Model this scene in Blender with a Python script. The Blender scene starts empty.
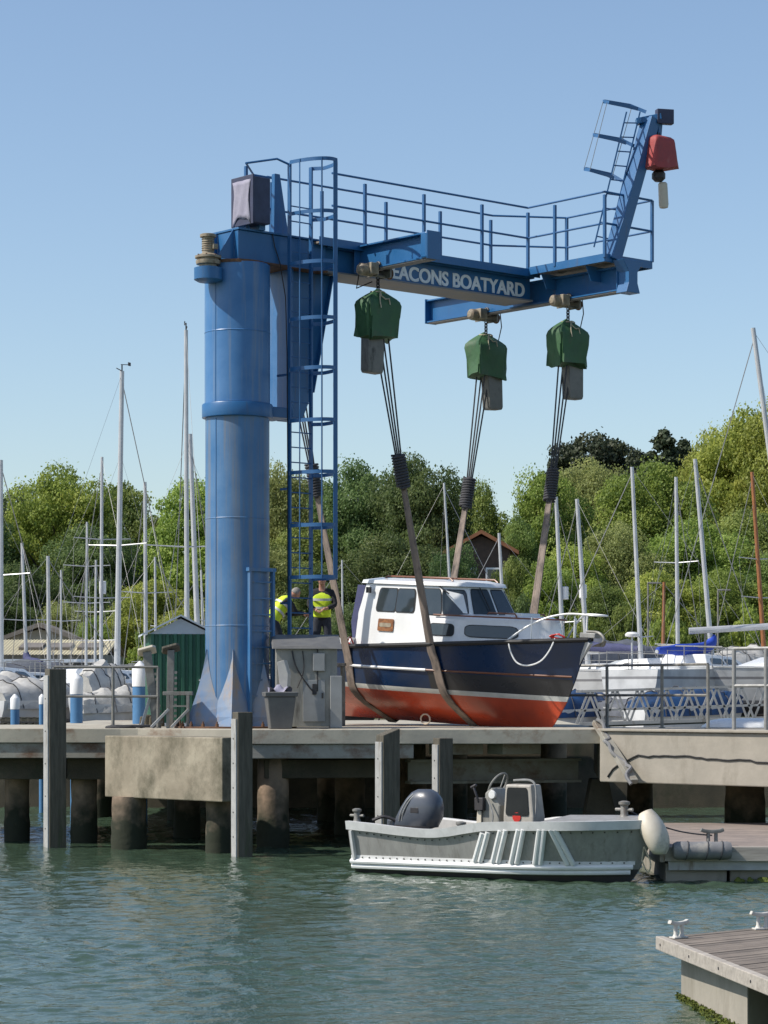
import bpy, bmesh, math, random
import numpy as np
from mathutils import Vector, Matrix

SC = bpy.context.scene
COL = SC.collection
rnd = random.Random(7)
R = math.radians

# ------------------------------------------------------------------ camera, light, exposure
F, HEYE, HOR = 2500.0, 2.82, 695.0          # focal length in pixels, eye height above the water, horizon row
cd = bpy.data.cameras.new('camera')
cam = bpy.data.objects.new('camera', cd); COL.objects.link(cam)
cam.location = (0, 0, HEYE); cam.rotation_euler = (R(90), 0, 0)
cd.sensor_width = 36; cd.lens = F * 36 / 1024; cd.shift_y = (HOR - 512) / 1024
cd.clip_start = 0.5; cd.clip_end = 2000
SC.camera = cam

SUN_AZ, SUN_EL = 76.0, 47.0                # azimuth from the camera's direction round to the left
sd = Vector((-math.sin(R(SUN_AZ)) * math.cos(R(SUN_EL)), -math.cos(R(SUN_AZ)) * math.cos(R(SUN_EL)), math.sin(R(SUN_EL))))
world = bpy.data.worlds.new('World'); SC.world = world; world.use_nodes = True
wn = world.node_tree.nodes; wl = world.node_tree.links
sky = wn.new('ShaderNodeTexSky'); sky.sky_type = 'NISHITA'; sky.sun_disc = False
sky.sun_elevation = R(SUN_EL); sky.sun_rotation = math.atan2(sd.x, sd.y)
sky.altitude = 0; sky.air_density = 1.0; sky.dust_density = 0.9; sky.ozone_density = 1.9
bg = wn['Background']; bg.inputs[1].default_value = 0.125
wl.new(sky.outputs[0], bg.inputs[0])
sl = bpy.data.lights.new('sun', 'SUN'); sl.energy = 4.2; sl.angle = R(0.55); sl.color = (1.0, 0.94, 0.85)
sun = bpy.data.objects.new('sun', sl); COL.objects.link(sun)
sun.rotation_euler = sd.to_track_quat('Z', 'Y').to_euler(); sun.location = sd * 200
SC.view_settings.view_transform = 'Standard'; SC.view_settings.look = 'None'
SC.view_settings.exposure = 0.30; SC.view_settings.gamma = 1.0; SC.view_settings.use_curve_mapping = False
SC.render.engine = 'CYCLES'
SC.cycles.max_bounces = 8; SC.cycles.transparent_max_bounces = 8; SC.cycles.caustics_reflective = False

def W(px, py, Y):
    return Vector(((px - 384) * Y / F, Y, HEYE - (py - HOR) * Y / F))

# ------------------------------------------------------------------ materials
def mat(name, c1, c2=None, rough=0.5, metal=0.0, scale=3.0, detail=5.0, stretch=(1, 1, 1), lo=0.35, hi=0.65,
        bump=0.0, bscale=40.0, stain=None, sscale=(6, 6, 0.7), slo=0.55, shi=0.7, rvar=0.12, coat=0.0, spec=0.5, jitter=0.0):
    """noise-varied paint / stone / wood: c1..c2 mottling, optional streaky stain, bump and roughness variation"""
    m = bpy.data.materials.new(name); m.use_nodes = True
    N = m.node_tree.nodes; L = m.node_tree.links; b = N['Principled BSDF']
    tc = N.new('ShaderNodeTexCoord'); mp = N.new('ShaderNodeMapping'); mp.inputs['Scale'].default_value = stretch
    L.new(tc.outputs['Object'], mp.inputs['Vector'])
    n1 = N.new('ShaderNodeTexNoise'); n1.inputs['Scale'].default_value = scale; n1.inputs['Detail'].default_value = detail
    n1.inputs['Roughness'].default_value = 0.62
    L.new(mp.outputs[0], n1.inputs['Vector'])
    mr = N.new('ShaderNodeMapRange'); mr.inputs['From Min'].default_value = lo; mr.inputs['From Max'].default_value = hi
    L.new(n1.outputs['Fac'], mr.inputs['Value'])
    mx = N.new('ShaderNodeMix'); mx.data_type = 'RGBA'
    c2 = c2 or tuple(x * 0.82 for x in c1)
    mx.inputs[6].default_value = (*c1, 1); mx.inputs[7].default_value = (*c2, 1)
    L.new(mr.outputs[0], mx.inputs[0]); out = mx.outputs[2]
    if stain:
        m2 = N.new('ShaderNodeMapping'); m2.inputs['Scale'].default_value = sscale
        L.new(tc.outputs['Object'], m2.inputs['Vector'])
        n2 = N.new('ShaderNodeTexNoise'); n2.inputs['Scale'].default_value = 1.0; n2.inputs['Detail'].default_value = 6
        n2.inputs['Roughness'].default_value = 0.7
        L.new(m2.outputs[0], n2.inputs['Vector'])
        r2 = N.new('ShaderNodeMapRange'); r2.inputs['From Min'].default_value = slo; r2.inputs['From Max'].default_value = shi
        L.new(n2.outputs['Fac'], r2.inputs['Value'])
        x2 = N.new('ShaderNodeMix'); x2.data_type = 'RGBA'; x2.inputs[7].default_value = (*stain, 1)
        L.new(r2.outputs[0], x2.inputs[0]); L.new(out, x2.inputs[6]); out = x2.outputs[2]
    if jitter:
        oi = N.new('ShaderNodeObjectInfo'); hs = N.new('ShaderNodeHueSaturation')
        jr = N.new('ShaderNodeMapRange'); jr.inputs['To Min'].default_value = 1 - jitter; jr.inputs['To Max'].default_value = 1 + jitter
        L.new(oi.outputs['Random'], jr.inputs['Value']); L.new(jr.outputs[0], hs.inputs['Value'])
        L.new(out, hs.inputs['Color']); out = hs.outputs[0]
    L.new(out, b.inputs['Base Color'])
    rr = N.new('ShaderNodeMapRange'); rr.inputs['To Min'].default_value = max(0.02, rough - rvar); rr.inputs['To Max'].default_value = min(1, rough + rvar)
    L.new(n1.outputs['Fac'], rr.inputs['Value']); L.new(rr.outputs[0], b.inputs['Roughness'])
    b.inputs['Metallic'].default_value = metal; b.inputs['Specular IOR Level'].default_value = spec
    b.inputs['Coat Weight'].default_value = coat
    if bump:
        n3 = N.new('ShaderNodeTexNoise'); n3.inputs['Scale'].default_value = bscale; n3.inputs['Detail'].default_value = 6
        L.new(mp.outputs[0], n3.inputs['Vector'])
        bp = N.new('ShaderNodeBump'); bp.inputs['Strength'].default_value = 1.0; bp.inputs['Distance'].default_value = bump
        L.new(n3.outputs['Fac'], bp.inputs['Height']); L.new(bp.outputs[0], b.inputs['Normal'])
    return m

MT = dict(
    blue=mat('crane_blue', (0.015, 0.104, 0.262), (0.025, 0.126, 0.295), 0.38, scale=1.5, stain=(0.07, 0.10, 0.16), sscale=(5, 5, 0.5), slo=0.58, shi=0.75, bump=0.001, bscale=25),
    bluecol=mat('column_blue', (0.028, 0.136, 0.33), (0.07, 0.195, 0.405), 0.40, scale=0.9, stain=(0.22, 0.24, 0.26), sscale=(5, 5, 0.25), slo=0.50, shi=0.80, bump=0.0012, bscale=12),
    bluelow=mat('column_weathered', (0.032, 0.136, 0.31), (0.09, 0.203, 0.37), 0.46, scale=0.8, stain=(0.20, 0.185, 0.16), sscale=(6.5, 6.5, 0.22), slo=0.45, shi=0.74, bump=0.0015, bscale=10),
    fin=mat('fin_paint', (0.15, 0.245, 0.40), (0.26, 0.28, 0.31), 0.55, scale=1.6, stain=(0.33, 0.25, 0.18), sscale=(3, 3, 1.2), slo=0.52, shi=0.7),
    rail=mat('rail_blue', (0.019, 0.098, 0.245), (0.029, 0.114, 0.272), 0.4, scale=5),
    rust=mat('rust', (0.16, 0.08, 0.04), (0.07, 0.04, 0.03), 0.85, scale=8, bump=0.002),
    beige=mat('beige_paint', (0.33, 0.285, 0.21), (0.20, 0.16, 0.11), 0.55, scale=9, stain=(0.12, 0.08, 0.05), sscale=(9, 9, 4)),
    grating=mat('grating', (0.30, 0.27, 0.23), (0.17, 0.14, 0.11), 0.8, scale=12),
    soffit=mat('girder_soffit', (0.19, 0.20, 0.225), (0.24, 0.225, 0.21), 0.7, scale=4),
    steel=mat('galvanised', (0.30, 0.30, 0.29), (0.22, 0.22, 0.21), 0.6, 0.15, scale=9, stain=(0.16, 0.12, 0.09), slo=0.62, shi=0.8),
    dullsteel=mat('dull_steel', (0.24, 0.235, 0.215), (0.165, 0.16, 0.145), 0.6, 0.2, scale=7, stain=(0.12, 0.07, 0.04), slo=0.58, shi=0.75),
    dark=mat('dark_metal', (0.025, 0.025, 0.03), (0.045, 0.04, 0.04), 0.5, 0.2, scale=9),
    lilac=mat('sheet_cover', (0.30, 0.29, 0.36), (0.24, 0.23, 0.30), 0.75, scale=3, bump=0.01, bscale=7),
    lampcase=mat('lamp_case', (0.042, 0.05, 0.10), (0.032, 0.036, 0.07), 0.55, scale=4),
    green=mat('green_tarp', (0.026, 0.085, 0.034), (0.04, 0.115, 0.045), 0.62, scale=3.5, bump=0.008, bscale=9, stain=(0.06, 0.09, 0.045), sscale=(5, 5, 2.5)),
    red=mat('red_tarp', (0.36, 0.045, 0.042), (0.28, 0.05, 0.05), 0.65, scale=4, bump=0.006, bscale=9, stain=(0.40, 0.14, 0.12), sscale=(6, 6, 2)),
    chainbox=mat('chain_box', (0.13, 0.13, 0.12), (0.18, 0.175, 0.16), 0.6, scale=4, stain=(0.05, 0.05, 0.045), sscale=(5, 5, 2)),
    rope=mat('rope_dark', (0.035, 0.035, 0.04), (0.07, 0.07, 0.075), 0.85, scale=60),
    cream_rope=mat('rope_cream', (0.52, 0.46, 0.33), (0.38, 0.33, 0.24), 0.9, scale=40),
    strap=mat('webbing', (0.30, 0.235, 0.19), (0.17, 0.14, 0.12), 0.85, scale=2.5, stretch=(1, 1, 0.35), stain=(0.07, 0.06, 0.055), sscale=(4, 4, 2.0), slo=0.5, shi=0.7, bump=0.002, bscale=60),
    white=mat('white_paint', (0.80, 0.80, 0.79), (0.73, 0.73, 0.72), 0.35, scale=2, stain=(0.55, 0.53, 0.48), sscale=(5, 5, 1.0), slo=0.62, shi=0.85),
    gel=mat('gelcoat', (0.74, 0.745, 0.74), (0.67, 0.675, 0.67), 0.28, scale=1.5, coat=0.3, stain=(0.56, 0.54, 0.50), sscale=(4, 4, 1.2), slo=0.62, shi=0.85),
    letters=mat('sign_white', (0.86, 0.86, 0.86), (0.76, 0.77, 0.78), 0.5, scale=6),
    glass=mat('dark_glass', (0.02, 0.03, 0.035), (0.035, 0.045, 0.05), 0.08, scale=2, rvar=0.03, spec=0.7),
    navycloth=mat('navy_canvas', (0.035, 0.04, 0.10), (0.05, 0.055, 0.13), 0.8, scale=4, bump=0.01, bscale=8),
    bluecloth=mat('blue_canvas', (0.015, 0.05, 0.36), (0.02, 0.07, 0.45), 0.7, scale=4, bump=0.01, bscale=7),
    tarpblue=mat('blue_tarpaulin', (0.012, 0.06, 0.17), (0.014, 0.035, 0.085), 0.6, scale=3, bump=0.02, bscale=4),
    whitecloth=mat('white_tarp', (0.50, 0.49, 0.46), (0.36, 0.35, 0.325), 0.7, scale=3, bump=0.02, bscale=5),
    teak=mat('teak', (0.20, 0.07, 0.03), (0.13, 0.045, 0.02), 0.4, scale=8, stretch=(1, 1, 6)),
    nameboard=mat('name_board', (0.34, 0.14, 0.045), (0.13, 0.05, 0.02), 0.4, scale=5, stretch=(2, 1, 3)),
    concrete=mat('concrete', (0.31, 0.285, 0.235), (0.23, 0.21, 0.17), 0.88, scale=1.3, bump=0.004, bscale=18, stain=(0.13, 0.12, 0.085), sscale=(1.6, 1.6, 0.5), slo=0.5, shi=0.72),
    concrete_pale=mat('concrete_pale', (0.36, 0.325, 0.27), (0.29, 0.265, 0.22), 0.88, scale=1.6, bump=0.003, bscale=16, stain=(0.20, 0.18, 0.14), sscale=(1.2, 1.2, 0.45), slo=0.52, shi=0.75),
    concrete_stain=mat('concrete_stained', (0.37, 0.325, 0.245), (0.24, 0.205, 0.15), 0.9, scale=1.1, bump=0.005, bscale=14, stain=(0.085, 0.078, 0.05), sscale=(1.5, 1.5, 1.1), slo=0.42, shi=0.68),
    slab=mat('concrete_grey', (0.44, 0.405, 0.325), (0.35, 0.325, 0.265), 0.85, scale=1.4, bump=0.003, bscale=16, stain=(0.20, 0.12, 0.075), sscale=(1.3, 1.3, 1.6), slo=0.52, shi=0.72),
    beam=mat('beam_grey', (0.34, 0.325, 0.28), (0.25, 0.235, 0.195), 0.85, scale=2, bump=0.003, stain=(0.15, 0.085, 0.05), sscale=(1.4, 1.4, 1.8), slo=0.52, shi=0.70),
    timber=mat('fender_timber', (0.115, 0.104, 0.08), (0.07, 0.063, 0.048), 0.9, scale=3, stretch=(6, 6, 0.6), bump=0.008, bscale=8, stain=(0.05, 0.065, 0.03), sscale=(3, 3, 0.6)),
    strip=mat('rubbing_strip', (0.42, 0.42, 0.41), (0.32, 0.32, 0.31), 0.55, scale=3, stain=(0.20, 0.17, 0.13), sscale=(4, 4, 0.8)),
    hutgreen=mat('hut_green', (0.026, 0.105, 0.065), (0.034, 0.125, 0.078), 0.5, scale=2),
    hutgrey=mat('hut_grey', (0.50, 0.56, 0.62), (0.44, 0.49, 0.54), 0.55, scale=2),
    cabinet=mat('cabinet_grey', (0.30, 0.295, 0.265), (0.22, 0.215, 0.19), 0.6, scale=2, stain=(0.10, 0.09, 0.075), sscale=(4, 4, 0.8), slo=0.55, shi=0.75),
    cabdoor=mat('cabinet_door', (0.30, 0.305, 0.30), (0.24, 0.245, 0.24), 0.5, scale=2),
    pileblue=mat('pile_blue', (0.075, 0.20, 0.38), (0.06, 0.17, 0.33), 0.5, scale=3),
    alu=mat('aluminium', (0.36, 0.352, 0.335), (0.28, 0.275, 0.262), 0.5, 0.2, scale=2.2, stretch=(3, 3, 0.8), stain=(0.22, 0.21, 0.19), sscale=(9, 9, 0.9), slo=0.52, shi=0.72),
    aluwhite=mat('aluminium_bright', (0.66, 0.66, 0.65), (0.54, 0.54, 0.53), 0.45, 0.0, scale=4, stain=(0.36, 0.36, 0.34), sscale=(6, 6, 2), slo=0.58, shi=0.8),
    cowl=mat('outboard_cowl', (0.055, 0.065, 0.085), (0.075, 0.085, 0.105), 0.35, scale=3, coat=0.2),
    fenderw=mat('fender_white', (0.62, 0.56, 0.46), (0.54, 0.48, 0.38), 0.55, scale=4, stain=(0.36, 0.32, 0.25), sscale=(3, 3, 3)),
    fendergrey=mat('fender_grey', (0.14, 0.14, 0.15), (0.20, 0.20, 0.20), 0.7, scale=3, stain=(0.30, 0.28, 0.25), sscale=(3, 3, 3)),
    deckwood=mat('deck_boards', (0.21, 0.172, 0.138), (0.14, 0.116, 0.095), 0.85, scale=3, stretch=(1, 1, 1), bump=0.002, bscale=25, jitter=0.18),
    deckpink=mat('deck_pinkish', (0.29, 0.235, 0.20), (0.21, 0.175, 0.155), 0.85, scale=3, jitter=0.12),
    edgewood=mat('edge_timber', (0.42, 0.38, 0.33), (0.30, 0.27, 0.235), 0.85, scale=3, stretch=(0.6, 6, 6), bump=0.003, stain=(0.16, 0.13, 0.10), sscale=(1.2, 8, 8), slo=0.58, shi=0.78),
    weed=mat('weed', (0.14, 0.16, 0.02), (0.06, 0.085, 0.015), 0.9, scale=9, bump=0.02),
    mast=mat('mast_alloy', (0.50, 0.51, 0.52), (0.42, 0.43, 0.44), 0.4, 0.25, scale=3),
    woodmast=mat('varnished_spar', (0.33, 0.13, 0.045), (0.24, 0.09, 0.03), 0.45, scale=3),
    wire=mat('rigging_wire', (0.30, 0.30, 0.30), None, 0.5, 0.3),
    antifoul=mat('antifoul_dark', (0.05, 0.05, 0.055), (0.08, 0.07, 0.065), 0.8, scale=3),
    antifoulred=mat('antifoul_brown', (0.16, 0.05, 0.035), (0.12, 0.04, 0.03), 0.8, scale=3),
    creamroof=mat('cream_roof', (0.56, 0.50, 0.33), (0.48, 0.43, 0.29), 0.7, scale=0.5, stretch=(4, 1, 1)),
    greyroof=mat('grey_roof', (0.19, 0.17, 0.15), (0.14, 0.125, 0.11), 0.85, scale=1),
    brick=mat('dark_brick', (0.10, 0.065, 0.05), (0.07, 0.05, 0.04), 0.9, scale=3),
    tile=mat('clay_tile', (0.30, 0.13, 0.06), (0.22, 0.09, 0.045), 0.85, scale=3),
    bark=mat('bark', (0.085, 0.068, 0.05), (0.05, 0.04, 0.03), 0.95, scale=4, stretch=(3, 3, 0.5), bump=0.02, bscale=10),
    earth=mat('yard_gravel', (0.26, 0.235, 0.20), (0.19, 0.17, 0.145), 0.95, scale=0.6, bump=0.01, bscale=20),
    hillgrass=mat('hill_scrub', (0.045, 0.065, 0.02), (0.07, 0.07, 0.03), 0.95, scale=0.4),
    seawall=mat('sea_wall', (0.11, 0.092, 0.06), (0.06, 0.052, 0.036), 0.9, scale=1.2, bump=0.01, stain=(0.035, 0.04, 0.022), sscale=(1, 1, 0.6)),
    binplastic=mat('bin_plastic', (0.10, 0.10, 0.10), (0.13, 0.13, 0.125), 0.6, scale=4),
    vest=mat('hi_vis', (0.62, 0.78, 0.03), (0.54, 0.70, 0.03), 0.75, scale=6, bump=0.004, bscale=14),
    vestband=mat('reflective_tape', (0.55, 0.55, 0.52), None, 0.4, scale=6),
    blackcloth=mat('black_fleece', (0.012, 0.013, 0.016), (0.02, 0.02, 0.024), 0.9, scale=8, bump=0.004, bscale=20),
    jeans=mat('work_trousers', (0.03, 0.035, 0.05), None, 0.9, scale=8),
    boot=mat('boot_leather', (0.03, 0.022, 0.016), None, 0.6, scale=8),
    skin=mat('skin', (0.44, 0.24, 0.17), (0.40, 0.20, 0.14), 0.5, scale=6, spec=0.4),
    hairgrey=mat('hair_grey', (0.30, 0.28, 0.25), (0.20, 0.185, 0.165), 0.8, scale=40),
    hairdark=mat('hair_dark', (0.035, 0.024, 0.016), None, 0.7, scale=40),
    consolep=mat('console_paint', (0.40, 0.37, 0.32), (0.31, 0.29, 0.255), 0.55, scale=4, stain=(0.2, 0.18, 0.15), sscale=(6, 6, 1.5), slo=0.55, shi=0.75),
    screen=mat('dark_screen', (0.012, 0.014, 0.015), (0.02, 0.022, 0.022), 0.35, scale=3, spec=0.2),
    slate=mat('slate_canvas', (0.115, 0.125, 0.15), (0.08, 0.088, 0.105), 0.8, scale=3, bump=0.01, bscale=7),
    oldwhite=mat('old_white', (0.58, 0.56, 0.51), (0.46, 0.44, 0.40), 0.5, scale=9, stain=(0.22, 0.17, 0.12), sscale=(14, 14, 6), slo=0.56, shi=0.75),
    orange=mat('orange_buoy', (0.55, 0.16, 0.04), None, 0.5, scale=5),
    black=mat('black_rubber', (0.012, 0.012, 0.013), None, 0.6, scale=6),
    radome=mat('radar_white', (0.72, 0.72, 0.70), None, 0.4, scale=5),
    redsticker=mat('sticker_red', (0.55, 0.03, 0.02), None, 0.4, scale=5),
    paper=mat('folded_sheet', (0.55, 0.53, 0.48), (0.45, 0.43, 0.40), 0.8, scale=4),
    blueplastic=mat('blue_plastic', (0.05, 0.22, 0.55), (0.06, 0.26, 0.60), 0.5, scale=4),
)

def pile_material():
    """concrete below a tide line: pale and pitted on top, dark and weedy towards the water"""
    m = mat('pile_concrete', (0.33, 0.235, 0.165), (0.17, 0.13, 0.095), 0.92, scale=3, bump=0.012, bscale=9)
    N = m.node_tree.nodes; L = m.node_tree.links; b = N['Principled BSDF']
    src = b.inputs['Base Color'].links[0].from_socket
    g = N.new('ShaderNodeNewGeometry'); sx = N.new('ShaderNodeSeparateXYZ'); L.new(g.outputs['Position'], sx.inputs[0])
    nz = N.new('ShaderNodeTexNoise'); nz.inputs['Scale'].default_value = 3.5; nz.inputs['Detail'].default_value = 6
    L.new(g.outputs['Position'], nz.inputs['Vector'])
    ad = N.new('ShaderNodeMath'); ad.operation = 'MULTIPLY_ADD'; ad.inputs[1].default_value = 1.1
    L.new(nz.outputs['Fac'], ad.inputs[0]); L.new(sx.outputs['Z'], ad.inputs[2])
    mr = N.new('ShaderNodeMapRange'); mr.inputs['From Min'].default_value = 1.0; mr.inputs['From Max'].default_value = 1.6
    L.new(ad.outputs[0], mr.inputs['Value'])
    mx = N.new('ShaderNodeMix'); mx.data_type = 'RGBA'; mx.inputs[6].default_value = (0.022, 0.026, 0.014, 1)
    L.new(mr.outputs[0], mx.inputs[0]); L.new(src, mx.inputs[7]); L.new(mx.outputs[2], b.inputs['Base Color'])
    return m
MT['pile'] = pile_material()

# ------------------------------------------------------------------ mesh building
def frame_of(d, up=Vector((0, 0, 1))):
    d = d.normalized()
    if abs(d.dot(up)) > 0.98: up = Vector((0, 1, 0)) if abs(d.y) < 0.9 else Vector((1, 0, 0))
    x = up.cross(d).normalized(); y = d.cross(x).normalized()
    return x, y

class MB:
    def __init__(s): s.v = []; s.f = []; s.m = []
    def add(s, vs, fs, mi=0):
        o = len(s.v); s.v += [tuple(p) for p in vs]
        s.f += [tuple(i + o for i in f) for f in fs]; s.m += [mi] * len(fs)
        return s
    def box(s, c, d, rot=None, mi=0, taper=1.0):
        c = Vector(c); hx, hy, hz = d[0] / 2, d[1] / 2, d[2] / 2; vs = []
        for z, k in ((-hz, 1.0), (hz, taper)):
            for x, y in ((-hx, -hy), (hx, -hy), (hx, hy), (-hx, hy)):
                p = Vector((x * k, y * k, z))
                if rot is not None: p = rot @ p
                vs.append(c + p)
        return s.add(vs, [(3, 2, 1, 0), (4, 5, 6, 7), (0, 1, 5, 4), (1, 2, 6, 5), (2, 3, 7, 6), (3, 0, 4, 7)], mi)
    def sweep(s, pts, sec, up=Vector((0, 0, 1)), closed=False, caps=True, mi=0, scales=None, fixed=False):
        pts = [Vector(p) for p in pts]; n = len(pts); k = len(sec); vs = []
        prev = None
        for i, p in enumerate(pts):
            if closed: d = pts[(i + 1) % n] - pts[i - 1]
            else: d = pts[min(i + 1, n - 1)] - pts[max(i - 1, 0)]
            d.normalize()
            if prev is None or fixed: x, y = frame_of(d, up)
            else:
                x = prev - d * prev.dot(d)
                x = x.normalized() if x.length > 1e-6 else frame_of(d, up)[0]
                y = d.cross(x)
            prev = x; sc = scales[i] if scales else 1
            for a, b in sec: vs.append(p + x * a * sc + y * b * sc)
        fs = []
        for i in range(n if closed else n - 1):
            j = (i + 1) % n
            for q in range(k):
                r = (q + 1) % k
                fs.append((i * k + q, i * k + r, j * k + r, j * k + q))
        if caps and not closed: fs += [tuple(range(k - 1, -1, -1)), tuple((n - 1) * k + q for q in range(k))]
        return s.add(vs, fs, mi)
    def tube(s, p0, p1, r, r2=None, n=8, mi=0):
        sec = [(math.cos(2 * math.pi * i / n) * r, math.sin(2 * math.pi * i / n) * r) for i in range(n)]
        return s.sweep([p0, p1], sec, mi=mi, scales=[1, (r2 if r2 is not None else r) / r])
    def path(s, pts, r, n=6, closed=False, mi=0):
        sec = [(math.cos(2 * math.pi * i / n) * r, math.sin(2 * math.pi * i / n) * r) for i in range(n)]
        return s.sweep(pts, sec, closed=closed, mi=mi)
    def bar(s, p0, p1, w, h, up=Vector((0, 0, 1)), mi=0):
        return s.sweep([p0, p1], [(-w / 2, -h / 2), (w / 2, -h / 2), (w / 2, h / 2), (-w / 2, h / 2)], up=up, mi=mi)
    def ibeam(s, p0, p1, w, h, tf=0.02, tw=0.014, mi=0):
        sec = [(-w / 2, -h / 2), (w / 2, -h / 2), (w / 2, -h / 2 + tf), (tw / 2, -h / 2 + tf), (tw / 2, h / 2 - tf), (w / 2, h / 2 - tf),
               (w / 2, h / 2), (-w / 2, h / 2), (-w / 2, h / 2 - tf), (-tw / 2, h / 2 - tf), (-tw / 2, -h / 2 + tf), (-w / 2, -h / 2 + tf)]
        # concave caps are split into three quads each
        s.sweep([p0, p1], sec, caps=False, mi=mi); o = len(s.v) - 24
        for b, flip in ((o, 1), (o + 12, 0)):
            for q in ((0, 1, 2, 11), (10, 3, 4, 9), (8, 5, 6, 7)):
                t = tuple(b + i for i in q); s.f.append(t[::-1] if flip else t); s.m.append(mi)
        return s
    def lathe(s, prof, c=(0, 0, 0), n=24, rot=None, mi=0):
        c = Vector(c); vs = []; fs = []
        for r, z in prof:
            for i in range(n):
                a = 2 * math.pi * i / n; p = Vector((r * math.cos(a), r * math.sin(a), z))
                vs.append(c + (rot @ p if rot is not None else p))
        for j in range(len(prof) - 1):
            for i in range(n):
                k = (i + 1) % n; fs.append((j * n + i, j * n + k, (j + 1) * n + k, (j + 1) * n + i))
        fs += [tuple(range(n - 1, -1, -1)), tuple((len(prof) - 1) * n + i for i in range(n))]
        return s.add(vs, fs, mi)
    def prism(s, poly, ext, mi=0):
        poly = [Vector(p) for p in poly]; ext = Vector(ext); k = len(poly)
        fs = [tuple(range(k - 1, -1, -1)), tuple(range(k, 2 * k))] + [(i, (i + 1) % k, k + (i + 1) % k, k + i) for i in range(k)]
        return s.add(poly + [p + ext for p in poly], fs, mi)
    def loft(s, rings, closed=True, cap0=True, cap1=True, mi=0):
        k = len(rings[0]); fs = []; vs = [p for r in rings for p in r]
        for j in range(len(rings) - 1):
            for i in range(k if closed else k - 1):
                q = (i + 1) % k; fs.append((j * k + i, j * k + q, (j + 1) * k + q, (j + 1) * k + i))
        if cap0: fs.append(tuple(range(k - 1, -1, -1)))
        if cap1: fs.append(tuple((len(rings) - 1) * k + i for i in range(k)))
        return s.add(vs, fs, mi)
    def build(s, name, mats, parent=None, smooth=35, bevel=0.0, loc=None):
        me = bpy.data.meshes.new(name); me.from_pydata(s.v, [], s.f)
        bm = bmesh.new(); bm.from_mesh(me); bmesh.ops.recalc_face_normals(bm, faces=bm.faces); bm.to_mesh(me); bm.free()
        mats = mats if isinstance(mats, (list, tuple)) else [mats]
        for m in mats: me.materials.append(MT[m] if isinstance(m, str) else m)
        if len(mats) > 1: me.polygons.foreach_set('material_index', s.m)
        if smooth:
            me.polygons.foreach_set('use_smooth', [True] * len(me.polygons)); me.set_sharp_from_angle(angle=R(smooth))
        me.update()
        o = bpy.data.objects.new(name, me); COL.objects.link(o)
        if parent is not None: o.parent = parent
        if loc is not None: o.location = loc
        if bevel:
            b = o.modifiers.new('bevel', 'BEVEL'); b.width = bevel; b.segments = 2; b.limit_method = 'ANGLE'; b.angle_limit = R(40)
        return o

def thing(name, label, cat, loc=(0, 0, 0), rotz=0.0, group=None):
    o = bpy.data.objects.new(name, None); COL.objects.link(o)
    o.location = loc; o.rotation_euler = (0, 0, rotz); o.empty_display_size = 0.3
    o['label'] = label; o['category'] = cat
    if group: o['group'] = group
    return o
def tag(o, label=None, cat=None, group=None, kind=None):
    if label: o['label'] = label
    if cat: o['category'] = cat
    if group: o['group'] = group
    if kind: o['kind'] = kind
    return o
def copy_tree(o, parent=None):
    c = o.copy(); COL.objects.link(c)
    if parent is not None: c.parent = parent
    for ch in list(o.children): copy_tree(ch, c)
    return c
def text_part(name, body, size, m, parent, mw, ext=0.004, width=None):
    cu = bpy.data.curves.new(name, 'FONT'); cu.body = body; cu.size = size; cu.extrude = ext
    cu.offset = size * 0.022                       # heavier strokes
    t = bpy.data.objects.new(name, cu); COL.objects.link(t)
    dg = bpy.context.evaluated_depsgraph_get(); dg.update()
    me = bpy.data.meshes.new_from_object(t.evaluated_get(dg)); me.name = name
    COL.objects.unlink(t); bpy.data.objects.remove(t)
    xs = [v.co.x for v in me.vertices]; x0 = min(xs); k = (width / (max(xs) - x0)) if width else 1
    for v in me.vertices: v.co.x = (v.co.x - x0) * k
    bm = bmesh.new()
    for q, dx in enumerate((-.018, 0, .018)):          # three close strikes make the strokes bold
        o0 = len(bm.verts); bm.from_mesh(me); bm.verts.ensure_lookup_table()
        for v in bm.verts[o0:]: v.co.x += dx * size; v.co.z += q * .0012
    bm.to_mesh(me); bm.free()
    me.materials.clear(); me.materials.append(MT[m])
    o = bpy.data.objects.new(name, me); COL.objects.link(o); o.parent = parent; o.matrix_local = mw
    return o
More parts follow.
